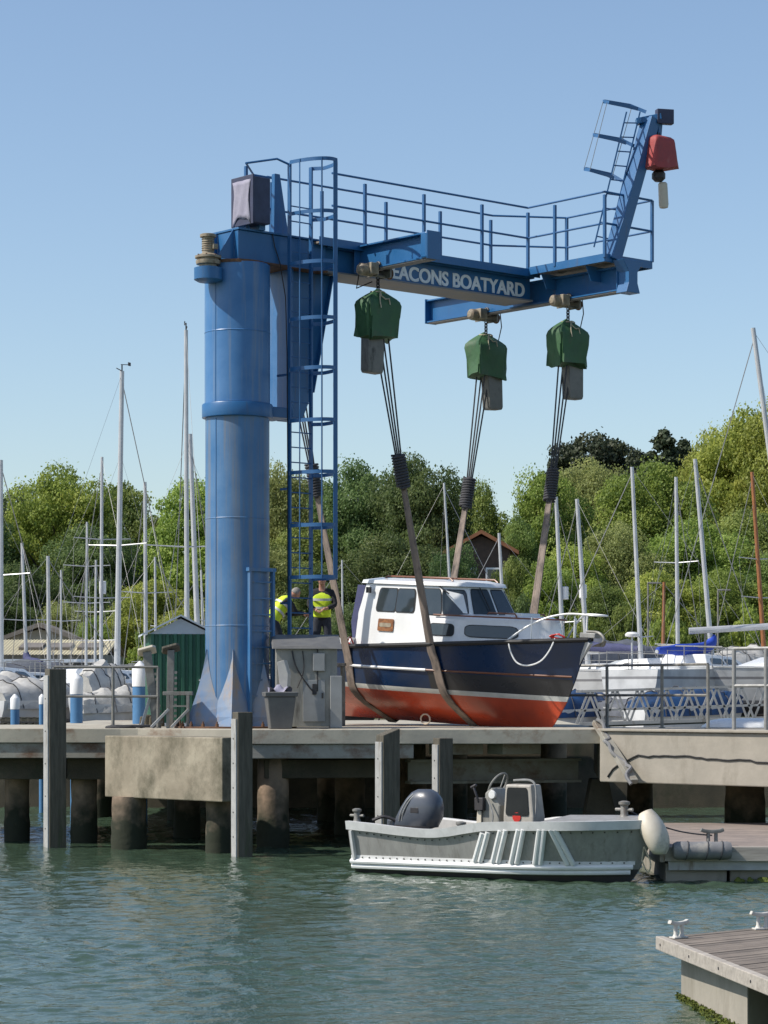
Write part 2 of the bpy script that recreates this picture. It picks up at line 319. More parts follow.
# ------------------------------------------------------------------ water, ground, hills
def water():
    r = np.random.default_rng(3)
    ys = np.concatenate([np.linspace(-60, 14, 12), np.arange(15, 32, 0.04), np.arange(32, 64, 0.065), [66, 70, 72]])
    xs = np.concatenate([[-90, -60, -40, -28, -20], np.arange(-14, 14.01, 0.075), [20, 28, 40, 60, 90]])
    X, Y = np.meshgrid(xs, ys); Z = np.zeros_like(X)
    for i in range(64):
        lam = 0.13 * (7.5 ** r.random()); k = 2 * math.pi / lam
        a = r.normal(0.35, 0.75) + math.pi / 2; amp = 0.0125 * lam ** 0.9 * r.uniform(0.4, 1.0) * 0.50
        ph = r.random() * 6.283
        fade = 1
        Z += fade * amp * np.sin(k * (math.cos(a) * X + math.sin(a) * Y) + ph + 0.6 * np.sin(0.31 * X + 0.23 * Y + i))
    gust = 0.72 + 0.36 * np.sin(0.21 * X + 0.5) * np.sin(0.17 * Y + 0.12 * X + 1.0) + 0.2 * np.sin(0.55 * Y + 0.2 * X)
    Z *= np.clip(gust, 0.35, 1.3)
    Z[Y < 14.5] = 0; Z[Y > 65] = 0; Z[np.abs(X) > 14.1] = 0
    ny, nx = X.shape
    co = np.stack([X, Y, Z], -1).reshape(-1, 3)
    idx = np.arange(ny * nx).reshape(ny, nx)
    q = np.stack([idx[:-1, :-1], idx[:-1, 1:], idx[1:, 1:], idx[1:, :-1]], -1).reshape(-1, 4)
    me = bpy.data.meshes.new('water'); me.vertices.add(len(co)); me.vertices.foreach_set('co', co.ravel())
    me.loops.add(q.size); me.loops.foreach_set('vertex_index', q.ravel().astype(np.int32))
    me.polygons.add(len(q)); me.polygons.foreach_set('loop_start', np.arange(0, q.size, 4, dtype=np.int32))
    me.polygons.foreach_set('use_smooth', np.ones(len(q), bool)); me.update(); me.validate()
    m = bpy.data.materials.new('harbour_water'); m.use_nodes = True
    N = m.node_tree.nodes; L = m.node_tree.links; b = N['Principled BSDF']
    b.inputs['Base Color'].default_value = (0.046, 0.077, 0.049, 1); b.inputs['Roughness'].default_value = 0.06
    b.inputs['IOR'].default_value = 1.333
    tc = N.new('ShaderNodeTexCoord'); nz = N.new('ShaderNodeTexNoise'); nz.inputs['Scale'].default_value = 11; nz.inputs['Detail'].default_value = 3
    L.new(tc.outputs['Object'], nz.inputs['Vector'])
    bp = N.new('ShaderNodeBump'); bp.inputs['Strength'].default_value = 1; bp.inputs['Distance'].default_value = 0.011
    L.new(nz.outputs['Fac'], bp.inputs['Height']); L.new(bp.outputs[0], b.inputs['Normal'])
    me.materials.append(m)
    o = bpy.data.objects.new('water', me); COL.objects.link(o); tag(o, kind='structure')
water()

YARD = 1.72
def ground_z(x, y):
    t = max(0.0, y - 112)
    z = YARD + 0.035 * t
    if y > 118: z += 0.12 * max(0, min(1, (y - 118) / 30)) * max(0.0, min(60.0, x + 4)) * 0.55
    return z
def terrain():
    mb = MB(); n = 0
    ys = [112.02, 116, 120, 126, 132, 140, 150, 160, 175, 190, 210, 240, 300, 500]; xs = list(range(-240, 241, 12))
    vs = [(x, y, ground_z(x, y) - (0.02 if y < 113 else 0) + (rnd.uniform(-.3, .3) if y > 118 else 0)) for y in ys for x in xs]
    k = len(xs); fs = [(j * k + i, j * k + i + 1, (j + 1) * k + i + 1, (j + 1) * k + i) for j in range(len(ys) - 1) for i in range(k - 1)]
    mb.add(vs, fs); tag(mb.build('hillside', 'hillgrass'), kind='structure')
    mb = MB().add([(-240, 62.5, YARD), (240, 62.5, YARD), (240, 112.1, YARD), (-240, 112.1, YARD)], [(0, 1, 2, 3)])
    tag(mb.build('boatyard_ground', 'earth', smooth=0), kind='structure')
terrain()
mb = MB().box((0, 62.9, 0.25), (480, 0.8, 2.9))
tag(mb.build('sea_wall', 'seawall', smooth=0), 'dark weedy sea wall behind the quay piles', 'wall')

# ------------------------------------------------------------------ quay
QZ = 2.19
deck = [(-17, 47.25), (-4.95, 46.98), (-4.62, 46.92), (-2.40, 45.7), (0.55, 45.9), (4.05, 46.2), (4.35, 62.3), (-7.2, 62.3), (-7.2, 53.0), (-17, 53.4)]
mb = MB().prism([(x, y, QZ - 0.27) for x, y in deck], (0, 0, 0.27))
tag(mb.build('quay_deck', 'slab', smooth=0, bevel=0.012), kind='structure')
def edge_beam(p, q, z0, z1, inset, w, label, m='beam'):
    p = Vector((*p, 0)); q = Vector((*q, 0)); d = (q - p).normalized(); n = Vector((-d.y, d.x, 0))
    a = p + n * inset; b = q + n * inset
    mb = MB().prism([a + Vector((0, 0, z0)), b + Vector((0, 0, z0)), b + n * w + Vector((0, 0, z0)), a + n * w + Vector((0, 0, z0))], (0, 0, z1 - z0))
    return tag(mb.build('edge_beam', m, smooth=0, bevel=0.012), label, 'beam')
edge_beam((-17, 47.25), (-5.0, 46.98), 1.63, 1.915, 0.05, 0.5, 'long grey concrete beam under the quay edge left of the stained block')
edge_beam((-2.42, 45.7), (0.55, 45.9), 1.655, 1.915, 0.05, 0.5, 'rust stained concrete beam under the quay edge behind the square posts')
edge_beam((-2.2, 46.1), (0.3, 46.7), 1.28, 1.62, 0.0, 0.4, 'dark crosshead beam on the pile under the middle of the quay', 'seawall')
mb = MB().ibeam((0.45, 47.3, 1.37), (3.75, 48.3, 1.37), 0.36, 0.46, 0.05, 0.03)
tag(mb.build('steel_beam', 'beam', smooth=0), 'heavy steel I beam in the shade under the lifted cabin boat', 'beam')
for i, (x, y) in enumerate(((1.25, 46.5), (2.35, 46.8))):
    mb = MB().box((x + 0.1, y + 0.25, 1.81), (0.9, 0.5, 0.2), rot=Matrix.Rotation(R(34), 3, 'Z'))
    tag(mb.build('bearing_block', 'beam', smooth=0, bevel=0.015), ('left' if i == 0 else 'right') + ' one of two short grey bearing blocks under the quay edge below the red hull', 'bearing block')
# crossheads of the left part
for i, (x0, x1, y) in enumerate(((-7.35, -6.05, 47.6), (-6.0, -5.2, 47.5))):
    mb = MB().box(((x0 + x1) / 2, y + 0.15, 1.42), (x1 - x0, 0.6, 0.40))
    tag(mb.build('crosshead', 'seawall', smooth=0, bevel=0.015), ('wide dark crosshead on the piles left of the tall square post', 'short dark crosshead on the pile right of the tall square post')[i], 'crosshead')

mb = MB().prism([(-5.16, 46.2, 0.94), (-2.84, 43.9, 0.94), (-2.36, 44.52, 0.94), (-4.66, 46.85, 0.94)], (0, 0, 1.13))
tag(mb.build('foundation_block', 'concrete_stain', smooth=0, bevel=0.02), 'mottled tan concrete block on two piles in front of the blue column', 'block')

rq = [(3.98, 46.0), (10.6, 39.6), (16.5, 45.5), (10.5, 51.5), (4.38, 52.2)]
mb = MB().prism([(x, y, 1.22) for x, y in rq], (0, 0, 0.93))
tag(mb.build('quay_wall', 'concrete_pale', smooth=0, bevel=0.02), 'pale concrete quay wall with a black cable across its face', 'wall')
mb = MB().prism([(3.92, 45.98, 2.155), (10.6, 39.5, 2.155), (11.0, 39.9, 2.155), (4.3, 46.42, 2.155)], (0, 0, 0.05))
tag(mb.build('coping', 'concrete_pale', smooth=0, bevel=0.012), 'thin pale coping along the top of the right quay wall', 'coping')
def on_rq(t, z, off=0.014):         # a point on the quay wall's lit face
    return Vector((3.98 + 6.62 * t - 0.695 * off, 46.0 - 6.4 * t - 0.72 * off, z))
pts = []
for i in range(40):
    t = 0.02 + 0.5 * i / 39
    z = 1.30 + 0.42 * min(1, i / 6) ** 0.6 + 0.012 * math.sin(i * 0.55) + 0.01 * math.sin(i * 1.3) - 0.12 * max(0, i - 14) / 25 + (0.02 if i % 9 == 0 else 0)
    pts.append(on_rq(t, z))
tag(MB().path(pts, 0.016, 7).build('cable', 'black'), 'black cable clipped in shallow swags across the pale quay wall', 'cable')
# sloping strut with a draped hose at the corner of the right quay
s0, s1 = W(596, 722, 46.2), W(634, 782, 45.0)
o = thing('sloping_strut', 'grey sloping strut wrapped with hose at the left corner of the pale quay wall', 'strut', s0)
MB().bar((0, 0, 0), s1 - s0, 0.16, 0.10).build('strut', 'beam', o, bevel=0.01)
pts = [(s1 - s0) * (i / 30) + Vector((0.09 * math.sin(i * 0.37) + .03 * math.sin(i * 1.1), -0.09, 0.05 * math.cos(i * 0.5))) for i in range(31)]
MB().path(pts, 0.035, 7).build('hose', 'fendergrey', o)
mb = MB().prism([(3.7, 47.2, 0.0), (4.5, 47.2, 0.0), (4.3, 47.9, 1.21), (3.98, 47.9, 1.21)], (0, 0.7, 0))
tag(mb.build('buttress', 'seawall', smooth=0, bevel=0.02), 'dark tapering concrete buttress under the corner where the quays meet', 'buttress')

# ------------------------------------------------------------------ piles
def pile(px, wpx, Y, ztop, label, group='concrete piles under the quay'):
    x = (px - 384) * Y / F; r = wpx * Y / F / 2; mb = MB()
    prof = []
    for i in range(15):
        z = -0.9 + (ztop + 0.9) * i / 14; prof.append((r * (1 + rnd.uniform(-.03, .03) + (0.05 if z < 0.45 else 0)), z))
    mb.lathe(prof, (x, Y, 0), 18)
    tag(mb.build('concrete_pile', 'pile', smooth=50), label, 'pile', group)
for a in ((17, 25, 48.4, 1.25, 'weedy concrete pile at the far left under the wide crosshead'),
          (84, 26, 47.9, 1.25, 'weedy concrete pile right of the tall square post'),
          (129, 34, 45.9, 0.96, 'thick pile under the left end of the stained foundation block'),
          (187, 26, 49.6, 1.9, 'shaded pile seen between the two piles of the foundation block'),
          (219, 26, 44.75, 0.96, 'barnacled pile under the right end of the foundation block'),
          (273, 31, 46.4, 1.65, 'pile right of the square post with the white strip'),
          (350, 30, 50.5, 1.3, 'dim pile in the shade behind the square post at the middle'),
          (412, 28, 51.5, 1.9, 'dim pile in the shade behind the outboard motor'),
          (640, 26, 51.0, 1.25, 'dark pile in the shade under the pale quay wall'),
          (745, 40, 47.6, 1.25, 'dark pile under the right end of the pale quay wall')):
    pile(*a)
for i, (x, y) in enumerate(((-1.2, 56), (1.6, 57), (3.9, 57.5), (-4.6, 56.5), (-6.6, 58))):
    mb = MB().lathe([(0.3, -0.9), (0.3, 1.9)], (x, y, 0), 14)
    tag(mb.build('concrete_pile', 'pile', smooth=50), 'dark back row pile deep in the shade under the quay', 'pile', 'back row piles under the quay')

# ------------------------------------------------------------------ square fender posts
def fender_post(px0, px1, ytop, Y, label, slant=0.0, strip=8):
    x = ((px0 + px1) / 2 - 384) * Y / F; w = (px1 - px0) * Y / F
    zt = HEYE - (ytop - HOR) * Y / F
    o = thing('fender_post', label, 'post', (x, Y, 0), R(24), 'square fender posts along the quay')
    a = w / 1.32 / 2
    def q(z): return [(-a, -a, z), (a, -a, z), (a, a, z), (-a, a, z)]
    top = [(-a, -a, zt), (a, -a, zt + slant), (a, a, zt + slant), (-a, a, zt)]
    MB().loft([q(-1.0), q(0.6), q(1.4), top]).build('timber', 'timber', o, smooth=0, bevel=0.012)
    mb = MB().box((-a - 0.016, 0, (zt - 0.12 - 0.3) / 2), (0.03, a * 1.7, zt - 0.12 + 0.3)); mb.build('rubbing_strip', 'strip', o, smooth=0, bevel=0.006)
    mb = MB()
    for k in range(5): mb.lathe([(0.013, 0), (0.013, 0.012)], (-a - 0.028, 0, 0.35 + k * (zt - 0.6) / 4.5), 8, rot=Matrix.Rotation(R(-90), 3, 'Y'))
    mb.build('bolt_heads', 'dark', o)
    return o
fender_post(44, 67, 669, 46.3, 'tallest square fender post standing left of the stained foundation block')
fender_post(232, 253, 712, 43.6, 'square fender post standing in front of the fin of the blue column')
fender_post(376, 400, 735, 44.3, 'square fender post with a slanted top behind the outboard motor', slant=0.12)
fender_post(433, 453, 738, 45.6, 'dim shaded fender post right of the slant topped post', slant=0.0)

# ------------------------------------------------------------------ railings
def railing(name, label, pts, h, m='dullsteel', rails=(1.0, 0.52), r=0.028, posts=None, drop=0.0):
    o = thing(name, label, 'railing', pts[0])
    p0 = Vector(pts[0]); pts = [Vector(p) - p0 for p in pts]
    for p in (posts or pts):
        MB().tube(p, p + Vector((0, 0, h)), r * 1.1).build('post', m, o)
        MB().lathe([(r * 2.2, 0.0), (r * 2.2, 0.02)], p, 10).build('base_plate', m, o)
    for f in rails:
        MB().path([p + Vector((0, 0, h * f)) for p in pts], r).build('rail', m, o)
    return o
def Wd(px, Y, z): return Vector(((px - 384) * Y / F, Y, z))
railing('railing', 'two bar steel railing on the quay between the tall square post and the hut', [Wd(54, 47.3, QZ), Wd(113, 47.4, QZ), Wd(158, 47.5, QZ)], 1.16)
railing('railing', 'weathered two bar railing in front of the white truss gangway', [Wd(548, 51.6, 2.16), Wd(607, 51.0, 2.16), Wd(662, 49.8, 2.16), Wd(708, 48.6, 2.16)], 1.26, r=0.03)
railing('railing', 'taller pale two bar railing at the right end of the pale quay', [Wd(734, 45.3, 2.16), Wd(766, 44.9, 2.16), Wd(820, 44.2, 2.16)], 1.5, 'steel', (1.0, 0.55), r=0.034)

# ------------------------------------------------------------------ guide piles with white caps (standing in the basin behind the quay)
for px, w, yt, Y, lab in ((15, 9, 694, 58, 'thin blue guide pile with white cap left of the tall square post'), (42, 6, 694, 60, 'thinnest blue guide pile half hidden by the tall square post'),
                     (76.5, 12.5, 673, 56, 'blue guide pile with white conical cap right of the tall square post'), (140, 15, 661, 54.5, 'thickest blue guide pile with white cap beside the green hut')):
    x = (px - 384) * Y / F; r = w * Y / F / 2; zt = HEYE - (yt - HOR) * Y / F
    o = thing('guide_pile', lab, 'pile', (x, Y, 0), group='blue guide piles with white caps')
    hc = r * 2.4
    MB().lathe([(r, -0.9), (r, zt - hc - r)], n=20).build('shaft', 'pileblue', o)
    MB().lathe([(r * 1.06, zt - hc - r), (r * 1.06, zt - r * 1.0), (r * 0.85, zt - r * 0.7), (0.02, zt)], n=20).build('cap', 'white', o)

# ------------------------------------------------------------------ moored pontoon on the right and the near pontoon
def pontoon_right():
    o = thing('pontoon', 'floating pontoon with pinkish boards at the bow of the aluminium workboat', 'pontoon', (4.25, 37.8, 0))
    Lx, Ly, zt = 9.0, 7.2, 0.52
    n = 40
    for k in range(n):
        y = Ly * (k + 0.5) / n
        MB().box((Lx / 2, y, zt - 0.02), (Lx, Ly / n - 0.014, 0.04)).build('deck_board', 'deckpink', o, smooth=0)
    MB().box((Lx / 2, -0.045, zt - 0.10), (Lx + 0.02, 0.09, 0.22)).build('edge_timber', 'edgewood', o, smooth=0, bevel=0.008)
    MB().box((Lx / 2, 0.02, zt - 0.28), (Lx - 0.1, 0.06, 0.14)).build('waling', 'strip', o, smooth=0, bevel=0.006)
    for x0, x1 in ((0.02, 0.95), (1.0, 2.1), (2.5, 5.0), (5.4, 8.8)):
        MB().box(((x0 + x1) / 2, 3.6, -0.06), (x1 - x0, 7.0, 0.66)).build('float', 'concrete', o, smooth=0, bevel=0.02)
    MB().box((-0.04, Ly / 2, zt - 0.13), (0.08, Ly, 0.2)).build('edge_timber', 'edgewood', o, smooth=0, bevel=0.008)
    mb = MB()
    for i in range(60):
        x = 1.1 + rnd.random() * 1.5; mb.lathe([(0.02, -0.05), (rnd.uniform(.04, .09), 0.0), (0.02, rnd.uniform(.03, .07))], (x, -0.02 + rnd.uniform(-.03, .05), 0.0), 6)
    w = mb.build('seaweed', 'weed', o); tag(w, kind='stuff')
    return o
pontoon_right()
def cleat(loc, rz, label, s=1.0, m='white', group=None):
    o = thing('mooring_cleat', label, 'cleat', loc, rz, group)
    for sx in (-1, 1):
        MB().lathe([(0.05 * s, 0), (0.035 * s, 0.02 * s), (0.022 * s, 0.05 * s), (0.022 * s, 0.15 * s)], (sx * 0.045 * s, 0, 0), 10).build('leg', m, o)
    MB().box((0, 0, 0.01 * s), (0.2 * s, 0.1 * s, 0.02 * s)).build('base', m, o, bevel=0.004)
    MB().sweep([(-0.13 * s, 0, 0.185 * s), (-0.09 * s, 0, 0.168 * s), (0, 0, 0.16 * s), (0.09 * s, 0, 0.168 * s), (0.13 * s, 0, 0.185 * s)],
               [(-.024 * s, -.02 * s), (.024 * s, -.02 * s), (.03 * s, 0), (.024 * s, .02 * s), (-.024 * s, .02 * s), (-.03 * s, 0)]).build('horn', m, o, smooth=60)
    return o
cleat((4.25 + 0.75, 38.1, 0.52), 0.15, 'galvanised cleat on the pinkish pontoon holding the workboat line', 1.35, 'dullsteel')
def fender_roll():
    o = thing('roll_fender', 'grey cylinder fender lying along the pontoon edge by the workboat bow', 'fender', (4.33, 37.6, 0.48), R(2))
    rot = Matrix.Rotation(R(90), 3, 'Y')
    prof = [(0.02, 0), (0.11, 0.02), (0.135, 0.07)] + [(0.135 + 0.004 * math.sin(i * 1.3), 0.07 + i * 0.07) for i in range(1, 11)] + [(0.135, 0.84), (0.12, 0.89), (0.03, 0.9)]
    MB().lathe(prof, n=18, rot=rot).build('roll', 'fendergrey', o, smooth=50)
    for x in (0.22, 0.52, 0.74):
        pts = [(x + 0.02 * math.sin(t), 0.142 * math.cos(t), 0.142 * math.sin(t)) for t in [2 * math.pi * i / 16 for i in range(16)]]
        MB().path(pts, 0.009, 5, closed=True).build('lashing', 'rope', o)
fender_roll()

def pontoon_near():
    P0, P1, P2, P3 = Vector((2.63, 23.45, 0)), Vector((3.46, 17.4, 0)), Vector((6.6, 27.1, 0)), Vector((7.4, 21.0, 0))
    zt = 0.55; o = thing('pontoon', 'near timber decked pontoon with two white cleats in the right corner', 'pontoon', P0)
    A, B, C = Vector((0, 0, 0)), P1 - P0, P2 - P0
    n = 44
    for k in range(n):                       # boards run parallel to the short end
        t0, t1 = k / n + 0.0012, (k + 1) / n - 0.0012
        a, b = B * t0, B * t1; c, d = b + C * 0.99, a + C * 0.99
        z = Vector((0, 0, zt - 0.035 + rnd.uniform(-.003, .003)))
        MB().prism([p + z for p in (a, b, c, d)], (0, 0, 0.035)).build('deck_board', 'deckwood', o, smooth=0)
    nB = Vector((-B.y, B.x, 0)).normalized()
    if nB.x > 0: nB = -nB
    pb = [A + nB * 0.004, B + nB * 0.004, B + nB * 0.085, A + nB * 0.085]
    MB().prism([p + Vector((0, 0, zt - 0.115)) for p in pb], (0, 0, 0.125)).build('edge_timber', 'edgewood', o, smooth=0, bevel=0.008)
    nC = Vector((-C.y, C.x, 0)).normalized()
    pc = [A + nC * 0.004, C + nC * 0.004, C + nC * 0.07, A + nC * 0.07]
    MB().prism([p + Vector((0, 0, zt - 0.13)) for p in pc], (0, 0, 0.12)).build('edge_timber', 'edgewood', o, smooth=0, bevel=0.008)
    mb = MB()
    for t in (0.03, 0.2, 0.36, 0.52, 0.68, 0.84):
        c = A.lerp(B, t) + nB * 0.082 + Vector((0, 0, zt - 0.055))
        mb.tube(c, c + nB * 0.008, 0.013, n=8)
    mb.build('bolt_heads', 'dark', o)
    f0 = A.lerp(B, 0.03) + C * 0.03; f1 = A.lerp(B, 0.43) + C * 0.012
    MB().prism([p + Vector((0, 0, -0.45)) for p in (f0, f1, f1 + C * 0.9, f0 + C * 0.85)], (0, 0, zt - 0.135 + 0.45)).build('float', 'concrete_pale', o, smooth=0, bevel=0.025)
    g0 = A.lerp(B, 0.47) + C * 0.10; g1 = A.lerp(B, 1.0) + C * 0.10
    MB().prism([p + Vector((0, 0, -0.45)) for p in (g0, g1, g1 + C * 0.8, g0 + C * 0.76)], (0, 0, zt - 0.15 + 0.45)).build('float', 'concrete', o, smooth=0, bevel=0.025)
    mb = MB()
    for i in range(1100):
        t = rnd.random(); p = f0.lerp(f1, t) + nB * (rnd.random() ** 2 * 0.16 * (0.3 + t) + 0.0)
        h = rnd.uniform(.006, .025); w = rnd.uniform(.006, .02); a = rnd.random() * 6.28
        d = Vector((math.cos(a), math.sin(a), 0)) * w; q = p + Vector((0, 0, rnd.uniform(-.02, .025)))
        mb.add([q - d, q + d, q + d * 0.6 + Vector((rnd.uniform(-.02, .02), rnd.uniform(-.02, .02), h)), q - d * 0.7 + Vector((0, 0, h * 0.8))], [(0, 1, 2, 3)])
    w = mb.build('seaweed', 'weed', o, smooth=0); tag(w, kind='stuff')
pontoon_near()
g = 'white mooring cleats on the near pontoon'
cleat((2.55 + 0.20, 23.35 - 0.02, 0.55), 0.6, 'white mooring cleat at the outer corner of the near pontoon', 0.85, 'oldwhite', g)
cleat((3.66, 24.2, 0.55), 0.3, 'white mooring cleat on the far edge of the near pontoon', 0.9, 'oldwhite', g)
# ------------------------------------------------------------------ crane frame: u along the bridge (away to the right), v towards the camera
AL = math.atan2(0.655, 0.756); CU, CV = Vector((0.756, 0.655, 0)), Vector((0.655, -0.756, 0))
C0 = Vector((-2.85, 48.0, QZ))
def c(u, v, z): return Vector((u, -v, z))
def cw(u, v, z): return C0 + CU * u + CV * v + Vector((0, 0, z))
def cu(px, v):      # where along the bridge a pixel column meets the line v = const
    k = (px - 384) / F
    return (k * (C0.y - 0.756 * v) - C0.x - 0.655 * v) / (0.756 - k * 0.655)
def cv_(px, u):
    k = (px - 384) / F
    return (k * (C0.y + 0.655 * u) - C0.x - 0.756 * u) / (0.655 + k * 0.756)
EY = HEYE - QZ      # eye level in crane coordinates
RC = 0.615

crane = thing('slewing_crane', 'big blue slewing boat crane with caged ladder, lettered bridge and two cross beams', 'crane', C0, AL)
# --- column
prof = [(RC + 0.02, 0.0), (RC + 0.02, 0.05), (RC, 0.05)] + [(RC, 0.3 + i * 0.6) for i in range(10) if 0.3 + i * .6 < 5.9] + [(RC, 5.98)]
CO = c(.026, .023, 0)
col = MB().lathe(prof, CO, n=64).build('column', 'bluelow', crane, smooth=40)
SA = R(-169)
MB().box(CO + Vector((RC * math.cos(SA), RC * math.sin(SA), 3.0)), (0.012, 0.022, 5.8), rot=Matrix.Rotation(SA, 3, 'Z')).build('weld_seam', 'blue', col)
MB().lathe([(RC + 0.01, 5.93), (RC + 0.06, 5.94), (RC + 0.065, 5.96), (RC + 0.065, 6.18), (RC + 0.055, 6.20), (RC + 0.0, 6.20)], CO, n=64).build('flange_ring', 'blue', crane, smooth=40)
slv = MB().lathe([(RC + 0.012, 6.21), (RC + 0.012, 8.86), (RC - 0.01, 8.88)], CO, n=64).build('sleeve', 'bluecol', crane, smooth=40)
MB().lathe([(RC + 0.02, 8.84), (RC + 0.02, 8.90)], n=48).build('bearing_ring', 'rust', slv)
MB().box(CO + Vector(((RC + .012) * math.cos(SA), (RC + .012) * math.sin(SA), 7.52)), (0.012, 0.022, 2.6), rot=Matrix.Rotation(SA, 3, 'Z')).build('weld_seam', 'blue', slv)
for z_ in (1.95, 4.0): MB().lathe([(RC + .001, z_ - .014), (RC + .007, z_), (RC + .001, z_ + .014)], CO, n=64).build('weld_seam', 'bluelow', col)
MB().lathe([(RC + .013, 7.55), (RC + .019, 7.565), (RC + .013, 7.58)], CO, n=64).build('weld_seam', 'bluecol', slv)
# fins round the foot; one faces the camera, one is seen edge on at the left
fm = MB()
for i in range(6):
    a = -AL - R(91) + i * R(60)             # local angle, first one points almost at the camera
    rot = Matrix.Rotation(a, 3, 'Z'); fb = MB()
    t = 0.02
    base, top = RC + 0.46, RC + 0.01
    zt = 1.50
    # a hollow pyramid fin: two plates meeting at the outer edge
    rings = []
    for q in range(9):
        h = q / 8; k = (1 - h) ** 1.45; ro = top + (base - top) * k; hw = 0.53 * k + 0.004
        ri = math.sqrt(max(0.01, RC * RC - hw * hw)) - 0.02; z = 0.03 + (zt - 0.03) * h
        rings.append([rot @ Vector(p) for p in ((ro, 0, z), (ri, hw, z), (ri, -hw, z))])
    fb.loft(rings)
    fb.build('fin', 'fin', crane, smooth=0)
MB().lathe([(RC + 0.56, 0.0), (RC + 0.56, 0.035)], n=48).build('base_plate', 'rust', crane)
mb = MB()
for i in range(24):
    a = i * R(15) + 0.08
    mb.lathe([(0.035, 0.03), (0.035, 0.09), (0.018, 0.09), (0.018, 0.13)], (math.cos(a) * (RC + 0.51), math.sin(a) * (RC + 0.51), 0), 6)
mb.build('anchor_bolts', 'rust', crane, smooth=0)
# --- service ladder low on the column (right of the front fin)
lad = MB(); x0, x1 = cu(249, 0.62), cu(272, 0.62)
for x in (x0, x1): lad.bar(c(x, 0.64, 0.05), c(x, 0.64, (HOR - 571) / 52 + EY), 0.05, 0.09)
for i in range(9): lad.bar(c(x0, 0.64, 0.3 + i * 0.31), c(x1, 0.64, 0.3 + i * 0.31), 0.03, 0.03)
lad.bar(c(x0 - .05, 0.64, (HOR - 571) / 52 + EY), c(x1 + .05, 0.64, (HOR - 571) / 52 + EY), 0.10, 0.07)
lad.build('foot_ladder', 'bluelow', crane, smooth=0)
# --- slew head
MB().box(c(0.82, 0, 9.20), (2.16, 0.84, 0.56)).build('slew_head', 'blue', crane, smooth=0, bevel=0.015)
MB().box(c(0.82, 0.0, 9.50), (2.2, 0.92, 0.035)).build('head_plate', 'blue', crane, smooth=0)
MB().box(c(0.82, 0.0, 8.91), (2.2, 0.92, 0.03)).build('head_plate', 'rust', crane, smooth=0)
# triangular gusset and motor bracket on the left
MB().prism([c(-0.27, 0.30, 8.92), c(-0.66, 0.30, 8.92), c(-0.27, 0.30, 9.52)], (0, 0.02, 0)).build('gusset', 'blue', crane, smooth=0)
MB().prism([c(-0.27, -0.22, 8.92), c(-0.66, -0.22, 8.92), c(-0.27, -0.22, 9.52)], (0, 0.02, 0)).build('gusset', 'blue', crane, smooth=0)
br = MB().lathe([(0.20, 8.460), (0.27, 8.500), (0.27, 8.720), (0.20, 8.740)], c(-0.76, 0.14, 0), 24).build('motor_bracket', 'blue', crane)
mc = c(-0.77, 0.15, 0)
mot = MB().lathe([(.17, 8.745), (.17, 8.78), (.225, 8.79), (.235, 8.83), (.235, 8.86), (.20, 8.875), (.20, 8.90), (.25, 8.905), (.25, 8.945), (.21, 8.955), (.15, 8.985), (.115, 9.0), (.115, 9.30), (.155, 9.305), (.155, 9.355), (.13, 9.365), (.04, 9.37)], mc, 22).build('slew_motor', 'beige', crane, smooth=30)
for i in range(6): MB().lathe([(.116, 9.04 + i * .042), (.128, 9.05 + i * .042), (.116, 9.06 + i * .042)], mc, 18).build('cooling_fin', 'beige', mot)
MB().box(mc + Vector((.06, -.13, 9.12)), (.11, .07, .10)).build('terminal_box', 'beige', mot, bevel=.006)
for k in range(8): MB().lathe([(.018, 8.945), (.018, 8.965)], mc + Vector((.228 * math.cos(k * R(45)), .228 * math.sin(k * R(45)), 0)), 6).build('bolt', 'rust', mot)
hz = [c(.55, .44, 9.5), c(.60, .45, 9.25), c(.72, .46, 8.95), c(.86, .46, 8.3), c(.80, .58, 7.2), c(.80, .60, 5.0), c(.80, .60, 2.6)]
MB().path(hz, .010, 6).build('hydraulic_hose', 'black', crane)
# floodlight box
fb0 = c(0.10, 0.38, 9.52)
fl = MB().box(fb0 + Vector((0, 0, 0.52)), (0.42, 0.62, 0.88)).build('floodlight', 'lampcase', crane, smooth=0, bevel=0.02)
MB().box(fb0 + Vector((-0.225, 0, 0.52)), (0.03, 0.68, 0.94)).build('rim', 'lampcase', fl, smooth=0, bevel=0.01)
mb = MB(); n = 10; g = [[None] * n for _ in range(n)]          # torn sheet over the lamp face
vs = []
for i in range(n):
    for j in range(n):
        a, b = i / (n - 1), j / (n - 1)
        vs.append(fb0 + Vector((-0.246 - 0.02 * math.sin(7 * a + 3 * b) ** 2, (a - .5) * (0.56 - 0.10 * math.sin(math.pi * b)), 0.20 + b * 0.70 - 0.16 * (abs(a - .5) * 2) ** 2 * max(0, .3 - b) / .3 + .03 * math.sin(11 * a) * (b < .15))))
mb.add(vs, [(i * n + j, (i + 1) * n + j, (i + 1) * n + j + 1, i * n + j + 1) for i in range(n - 1) for j in range(n - 1)])
sh = mb.build('sheet', 'lilac', fl, smooth=60); sm = sh.modifiers.new('thickness', 'SOLIDIFY'); sm.thickness = 0.006
MB().box(fb0 + Vector((0.14, 0.0, 0.04)), (0.14, 0.3, 0.1)).build('foot', 'blue', fl, smooth=0)
# tapered stay post beside the ladder
us = cu(274, .1)
MB().prism([c(us, .1, 9.52), c(us + .38, .1, 9.52), c(us + .15, .1, 10.75), c(us + .02, .1, 10.75)], (0, 0.10, 0)).build('stay_post', 'blue', crane, smooth=0, bevel=0.008)
